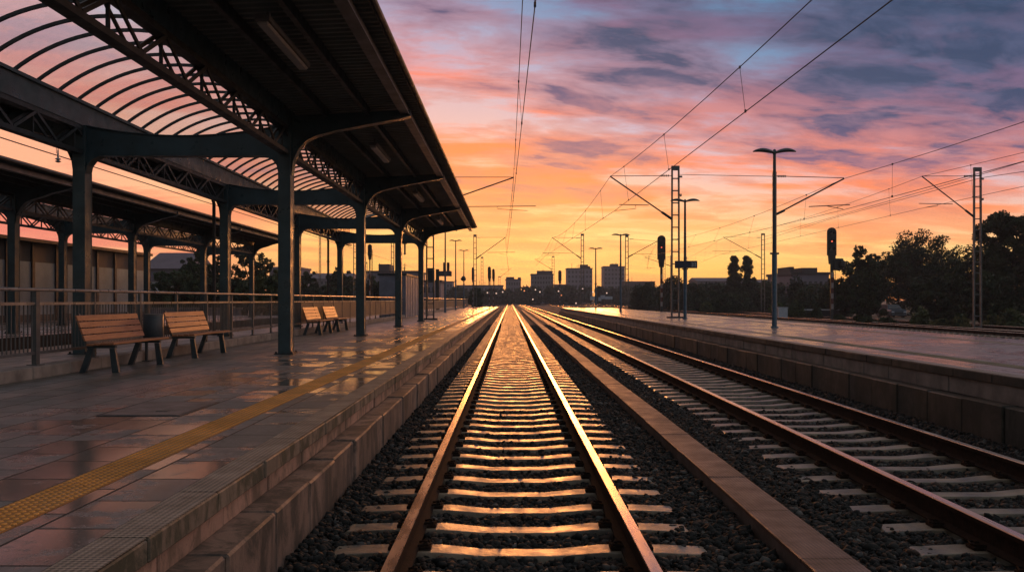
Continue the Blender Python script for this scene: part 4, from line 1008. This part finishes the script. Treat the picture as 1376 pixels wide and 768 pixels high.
# light bushes along the ballast
for px, Y, yt, wp, l, mt in ((1237, 57, 412, 22, 'yellow green bush right of the parked car', ('leaf_bright', 'leaf')), (1262, 56, 421, 26, 'low pale bush between the car and the big mast', ('leaf_yellow', 'leaf')),
        (1290, 55, 420, 26, 'grassy tuft left of the big mast foot', ('leaf_yellow', 'leaf')), (1333, 54, 421, 24, 'yellowish bush right of the big mast foot', ('leaf_yellow', 'leaf')), (1360, 52, 412, 34, 'green bush at the right edge near the ballast', ('leaf_bright', 'leaf')),
        (1127, 70, 420, 18, 'small green tuft at the foot of the right signal', ('leaf', 'leaf')), (1050, 84, 397, 26, 'bright bush right behind the white cabinet', ('leaf_bright', 'leaf')), (1072, 82, 402, 26, 'green bush right of the white cabinet', ('leaf_bright', 'leaf')),
        (1096, 80, 408, 18, 'dark small bush left of the signal foot', ('leaf', 'leaf_dark')), (1192, 60, 424, 30, 'low weeds around the parked car', ('leaf', 'leaf_dark')), (1160, 62, 421, 40, 'dark low weeds between signal and car', ('leaf_dark', 'leaf'))):
    tpx(px, Y, yt, wp, l, mats=mt, n=1500, size=.17, shape='bush', group='bushes beside the tracks', name='bush', cat='bush')
# bushes centre right
for px, Y, yt, wp, l, mt in ((946, 130, 383, 50, 'dark rounded bush left of the two poplars', ('leaf_dark', 'leaf')), (985, 125, 390, 62, 'broad mid green bush below the two poplars', ('leaf', 'leaf_dark')), (1012, 128, 392, 50, 'dark bush left of the tallest lamp post', ('leaf_dark', 'leaf')),
        (908, 138, 369, 60, 'dark domed tree behind the black signal and mast', ('leaf_dark', 'leaf_dark')), (950, 110, 404, 14, 'little light green bush in front of the dark bushes', ('leaf_bright', 'leaf')), (870, 150, 376, 50, 'dark treetop left of the black signal', ('leaf_dark', 'leaf_dark')),
        (1085, 110, 383, 44, 'dark bush covering the foot of the grey workshop', ('leaf_dark', 'leaf')), (1120, 100, 376, 40, 'dark bush between the workshop and the signal', ('leaf_dark', 'leaf')), (968, 112, 398, 60, 'low mid green bush nearest the far rails', ('leaf', 'leaf_dark')), (1030, 135, 378, 40, 'dark bush directly behind the slim mast', ('leaf_dark', 'leaf')), (1072, 125, 370, 22, 'narrow dark tree between lamp post and signal', ('leaf_dark', 'leaf_dark'))):
    tpx(px, Y, yt, wp, l, mats=mt, n=4500, size=.3, shape='bush', group='bushes beside the tracks', name='bush', cat='bush')
tpx(986, 150, 343, 20, 'left of the two tall poplars', n=6500, size=.27, shape='poplar', group='pair of poplars', name='poplar_tree', cat='poplar')
tpx(1004, 152, 344, 22, 'right of the two tall poplars', n=6500, size=.27, shape='poplar', group='pair of poplars', name='poplar_tree', cat='poplar')
# left side trees, seen under the canopies
GL = 'trees behind the left canopies'
tpx(268, 80, 337, 66, 'tall dark tree with an airy top seen left of the third column pair', n=7000, size=.26, group=GL, low=.0, gaps=.9)
tpx(243, 76, 362, 84, 'rounded green tree at the end of the waiting building', n=8000, size=.26, mats=('leaf', 'leaf_dark'), group=GL, low=.0)
tpx(338, 80, 338, 72, 'thin twiggy tree seen left of the nearest big column', n=3600, size=.22, group=GL, low=.15, gaps=.72)
tpx(305, 76, 368, 110, 'dark hedge like tree behind the downpipe', n=8000, size=.26, group=GL, low=.0)
tpx(366, 72, 368, 56, 'green tree with a yellowish edge left of the nearest big column', n=6000, size=.24, mats=('leaf', 'leaf_bright'), group=GL, low=.0)
tpx(412, 120, 364, 34, 'dark tree just right of the nearest big column', n=5000, size=.3, group=GL, low=.0)
tpx(458, 125, 362, 40, 'dark tree behind the far pair of columns', n=5000, size=.3, group=GL, low=.0)
tpx(436, 110, 384, 60, 'dark hedge behind the two small benches', n=6000, size=.3, group=GL, low=.0)
tpx(500, 112, 374, 30, 'dark tree in front of the grey block, left part', n=5000, size=.3, group=GL, low=.0)
tpx(518, 110, 372, 30, 'dark round tree in front of the grey block, right part', n=5000, size=.3, group=GL, low=.0)
tpx(640, 150, 388, 22, 'small dark tree at the foot of the small far mast', n=2500, size=.35, group=GL, low=.0)
# far woods as masses
def wood(x0, x1, Y, ytop, label, n, size, seed_h=.35, mats=('leaf_dark',)):
    C_ = []; S_ = []; k = int((x1-x0)/9)+1
    for i in range(k*3):
        px = random.uniform(x0, x1); yy = Y*random.uniform(.95, 1.08); top = Z_(ytop+random.uniform(-2.5, 5), yy); r_ = random.uniform(5, 10)*yy/F
        C_.append((X_(px, yy), yy, top-r_)); S_.append(r_); C_.append((X_(px, yy), yy, max(.5, (top-r_)*.4))); S_.append(r_*1.2)
    o = leaves(C_, S_, n, size, mats, 'far_wood', None, zmin=-.4); tag(o, label, 'wood', kind='stuff')
wood(560, 690, 330, 386, 'far off dark wood on the skyline left of the vanishing point', 14000, 1.1)
wood(690, 900, 340, 384, 'far off dark wood on the skyline around the tower blocks', 22000, 1.1)
wood(395, 560, 260, 380, 'far off dark wood behind the two small benches', 12000, 1.0)
wood(890, 1130, 165, 381, 'far off dark wood behind the poplars', 16000, .8)

# ================================================================== BUILDINGS
def building(px0, px1, Y, ytop, depth, wall, label, rows, cols, crown=None, win='glass_dark', roofm='wall_dark', zg=-.4, name='building', gable=None, cat='building', ww=.5, pal=None):
    x0, x1 = X_(px0, Y), X_(px1, Y); H = Z_(ytop, Y)-zg; W_ = x1-x0
    e = empty(name, ((x0+x1)/2, Y, zg), label, cat)
    m = MB(); m.box(-W_/2, W_/2, 0, depth, 0, H); m.build('wall', wall, e)
    m = MB()
    if gable: m.prism([(-.6, H-.1), (depth+.6, H-.1), (depth/2, H+gable)], 'x', -W_/2-.5, W_/2+.5)
    else:
        m.box(-W_/2-.25, W_/2+.25, -.25, depth+.25, H, H+.5)
    rf = m.build('roof', roofm, e)
    if crown:
        for a, b, hh in crown:
            m = MB(); m.box(X_(a, Y)-e.location.x, X_(b, Y)-e.location.x, depth*.25, depth*.75, H+.5, H+.5+hh); m.build('roof_house', roofm, rf)
    if H > 9 and W_ > 9:
        m = MB()
        for k in range(3): ax = random.uniform(-.4, .4)*W_; ah = random.uniform(1.2, 3.2); m.tube([(ax, depth*.3, H+.3), (ax, depth*.3, H+.5+ah)], .09, 4); m.box(ax-.5, ax+.5, depth*.3-.05, depth*.3+.05, H+.3+ah*.8, H+.38+ah*.8)
        m.build('antenna', 'dark_steel', rf)
    src = None
    for r_ in range(rows):
        for c in range(cols):
            wx = W_/cols; hz = H/(rows+.4); cx = -W_/2+wx*(c+.5); z0_ = hz*(r_+.45)
            if src is None:
                m = MB(); m.box(-wx*ww/2, wx*ww/2, -.06, .05, 0, hz*.5); src = o = m.build('window', win, e)
            else: o = src.copy(); sc.collection.objects.link(o); o.parent = e
            o.location = (cx, 0, z0_)
    return e
building(762.5, 796, 520, 361, 16, 'wall_grey', 'left tower block of the pair right of the vanishing point', 7, 7, crown=((781, 791, 2.2), (786, 794, 1.2)))
building(811.7, 839.5, 540, 358.5, 16, 'wall_grey', 'right tower block of the pair, behind a lamp post', 8, 6, crown=((822, 832, 1.6),))
building(714, 743.5, 430, 369, 14, 'wall_pale', 'stepped apartment block just right of the vanishing point', 6, 8, crown=((722, 743, 1.6),))
building(679.5, 700, 460, 376, 14, 'wall_grey', 'low flat block exactly at the end of the tracks', 4, 6, crown=((680, 691, 1.2), (696, 700, 1)))
building(592, 608, 420, 379, 12, 'wall_grey', 'small grey block behind the information board', 4, 4)
building(614, 676, 480, 384, 12, 'wall_grey', 'long low block left of the vanishing point', 3, 12)
building(840, 880, 460, 379, 12, 'wall_dark', 'low dark block right of the tower blocks', 3, 7)
building(745, 765, 500, 383, 12, 'wall_dark', 'low dark block left of the tower pair', 3, 4)
building(937, 1012, 300, 377, 14, 'wall_pale', 'long pale apartment house behind the poplars with a dark roof', 4, 16, roofm='roof_purple', gable=1.2)
building(1012, 1066, 280, 379, 12, 'wall_dark', 'low dark terrace directly behind the tallest lamp post', 3, 9, roofm='roof_purple', gable=1.0)
building(1064, 1114, 170, 369, 16, 'wall_grey', 'grey workshop with a stepped roof left of the right signal', 2, 7, crown=((1087, 1108, 1.0), (1070, 1076, 1.2)))
building(412, 470, 300, 374, 14, 'wall_grey', 'long grey apartment house seen between the big columns', 4, 10, roofm='roof_purple', gable=2)
building(492, 562, 240, 366, 20, 'wall_grey', 'broad grey block behind the third column', 5, 9, crown=((505, 520, 2.0),))
building(468, 492, 280, 376, 14, 'wall_pale', 'pale low house left of the second column', 3, 4)
building(362, 400, 220, 361, 14, 'wall_grey', 'grey house behind the nearest big column', 4, 5, roofm='roof_purple')
building(196, 224, 96, 378, 8, 'wall_white', 'white garage like building at the end of the waiting hall', 1, 1, roofm='roof_purple', ww=.6)
building(196, 246, 120, 360, 12, 'wall_grey', 'building with a sloping purple roof left of the dark trees', 1, 4, roofm='roof_purple', gable=2.4)
building(560, 592, 200, 379, 10, 'wall_grey', 'low grey building behind the lattice mast at the canopy end', 2, 5)

# waiting hall with glass panels at far left
e = empty('waiting_hall', (-24.0, 12, PL), 'long dark waiting hall with large glass panes beyond the second canopy', 'waiting hall')
m = MB(); m.box(-6, -.15, 0, 46, 0, 3.0); m.build('hall_body', 'brown_panel', e)
m = MB(); m.box(-6.3, .35, -.3, 46.3, 3.98, 4.14); m.build('roof', 'dark_steel', e)
m = MB(); m.box(-.1, 0, 0, 46, 3.0, 3.98); m.build('upper_panel_band', 'brown_panel', e)
m = MB(); m.box(-.05, .04, 0, 46, 0, .35); m.build('base_panel', 'brown_panel', e)
src = None; s2 = None; y = 0
while y < 45.9:
    if src is None:
        src = o = MB().box(-.06, 0, .12, 2.18, .35, 3.0).build('glass_pane', 'glass_pale', e)
        s2 = p_ = MB().box(-.1, .09, -.12, .12, 0, 3.97).build('mullion', 'dark_steel', e)
    else:
        o = src.copy(); sc.collection.objects.link(o); p_ = s2.copy(); sc.collection.objects.link(p_)
    o.location.y = y; p_.location.y = y; y += 2.3
# yard fence rail behind the trees at left
e = empty('low_wall', (X_(255, 70), 70, -.4), 'low pale wall top seen through the railing left of the downpipe', 'wall')
m = MB(); m.box(-4, 4, 0, .3, 0, 1.2); m.build('wall_body', 'wall_grey', e); m = MB(); m.box(-4.1, 4.1, -.08, .38, 1.2, 1.32); m.build('coping', 'kerbstone', e)

# ================================================================== SMALL THINGS BEYOND THE TRACKS
Y = 79.0; e = empty('switch_cabinet', (X_(1052.5, Y), Y, -.4), 'white switch cabinet standing on the ballast edge right of the tallest lamp post', 'cabinet')
m = MB(); m.box(-.40, .40, 0, .4, .1, 1.20); m.build('case', 'cabinet', e, bevel=.02)
m = MB(); m.box(-.44, .44, -.04, .44, 1.20, 1.28); m.build('lid', 'cabinet', e); m = MB(); m.box(-.36, .36, .02, .38, 0, .1); m.build('plinth', 'wall_dark', e)
for s in (-1, 1):
    m = MB(); m.box(s*.02, s*.37, -.02, 0, .16, 1.14); m.box(s*.05, s*.08, -.04, -.02, .6, .75); m.build('door', 'cabinet', e)
# parked car
Y = 96.0; e = empty('parked_car', (X_(1208, Y), Y, -.42), 'blue grey car parked in the dark under the trees, seen from the front', 'car')
m = MB(); b = 0
body = [(-.88, .30), (-.86, .72), (-.80, .92), (.80, .92), (.86, .72), (.88, .30), (.80, .22), (-.80, .22)]
m.prism(body, 'y', 0, 4.1); m.build('body', 'car_paint', e, bevel=.08)
m = MB()
for y_, ww_, z_ in ((.95, .78, .9), (1.5, .62, 1.42), (3.0, .62, 1.44), (3.9, .76, .95)): m.v += [(-ww_, y_, z_), (ww_, y_, z_), (-ww_*1.03, y_, .88), (ww_*1.03, y_, .88)]
for i in range(3):
    a, c = 4*i, 4*i+4; m.f += [[a, a+1, c+1, c], [a, c, c+2, a+2], [a+1, a+3, c+3, c+1]]; m.m += [0]*3
m.build('cabin', 'car_paint', e)
m = MB(); m.face([(-.66, 1.0, .97), (.66, 1.0, .97), (.54, 1.47, 1.38), (-.54, 1.47, 1.38)]); o = m.build('windscreen', 'glass_dark', e, fix=False); o.location = (0, -.03, .02)
for s in (-1, 1):
    m = MB(); m.prism([(s*.50, .60), (s*.82, .58), (s*.80, .72), (s*.52, .70)], 'y', -.03, .05); m.build('headlight', 'sign_white', e)
    for yy in (.8, 3.3):
        m = MB(); m.tube([(s*.68, yy, .31), (s*.90, yy, .31)], .31, 14); wh = m.build('wheel', 'black_metal', e); m = MB(); m.tube([(s*.9, yy, .31), (s*.915, yy, .31)], .18, 10); m.build('rim', 'galv', wh)
m = MB(); m.box(-.45, .45, -.03, .0, .42, .58); m.build('grille', 'black_metal', e)
# pale low wall by the right signal
e = empty('low_wall', (X_(1096, 82), 84, -.42), 'low pale wall left of the right signal foot', 'wall')
m = MB(); m.box(-2.6, 3.4, 0, .3, 0, .95); m.build('wall_body', 'wall_dark', e); m = MB(); m.box(-2.7, 3.5, -.06, .36, .95, 1.07); m.build('coping', 'wall_white', e)
# distant yard lamps
pts = [(655, 393, 300, 'w'), (666.8, 394, 280, 'w'), (675.5, 392, 320, 'w'), (704.5, 390.5, 300, 'o'), (719.5, 389, 290, 'w'), (725.5, 392, 300, 'w'), (716, 402, 260, 'w'), (750.5, 391, 290, 'w'), (754.3, 396.5, 270, 'o'), (783, 388, 300, 'w'), (796.8, 392.2, 240, 'w'), (815.3, 393.5, 250, 'w'), (864.5, 394, 180, 'w'), (868, 393.5, 182, 'w'), (774, 407.2, 140, 'w')]
for i, (px, py, Y, k) in enumerate(pts):
    z = Z_(py, Y); e = empty('yard_lamp', (X_(px, Y), Y, -.4), 'tiny %s point of light on a thin pole in the far yard' % ('orange' if k == 'o' else 'white'), 'lamp', 'far yard lamps, %s' % ('orange' if k == 'o' else 'white'))
    m = MB(); m.tube([(0, 0, 0), (0, 0, z+.4)], .06, 6); m.build('pole', 'dark_steel', e)
    m = MB(); r_ = Y*.00075; m.lathe([(r_*.3, z+.4-r_), (r_, z+.4-r_*.4), (r_, z+.4+r_*.3), (r_*.4, z+.4+r_)], (0, -.1, 0), 8); m.build('bulb', 'orange_glow' if k == 'o' else 'warm_glow', e)
# plain pale yard panels, without any notices, far right of centre
for i, (a, b_, yt, yb) in enumerate(((793, 799, 398, 403), (804, 808, 399, 404), (807, 813, 396.5, 401.5), (813, 823, 398, 402))):
    Y = 190; e = empty('yard_panel', (X_((a+b_)/2, Y), Y, -.4), ['leftmost pale yard panel on two legs behind the far lamp post', 'second tiny pale panel in the far yard', 'third pale panel in the far yard, slightly higher', 'rightmost and widest pale panel in the far yard'][i], 'yard panel', 'pale panels in the far yard')
    w_ = (b_-a)*Y/F/2
    m = MB(); m.box(-w_, w_, -.05, .05, Z_(yb, Y)+.4, Z_(yt, Y)+.4); m.build('board', 'cabinet', e)
    m = MB()
    for s in (-1, 1): m.tube([(s*w_*.7, 0, 0), (s*w_*.7, 0, Z_(yb, Y)+.4)], .06, 5)
    m.build('legs', 'galv', e)

# ================================================================== HAZE
m = MB(); m.box(-350, 350, -20, 640, -1.45, 30); hz = m.build('haze', []); tag(hz, kind='stuff')
hm = bpy.data.materials.new('haze_air'); hm.use_nodes = True; t = hm.node_tree; t.nodes.clear()
pv_ = t.nodes.new('ShaderNodeVolumePrincipled'); pv_.inputs['Color'].default_value = (.86, .84, .92, 1); pv_.inputs['Density'].default_value = .00042; pv_.inputs['Anisotropy'].default_value = 0
oo = t.nodes.new('ShaderNodeOutputMaterial'); t.links.new(pv_.outputs[0], oo.inputs['Volume']); hz.data.materials.append(hm)
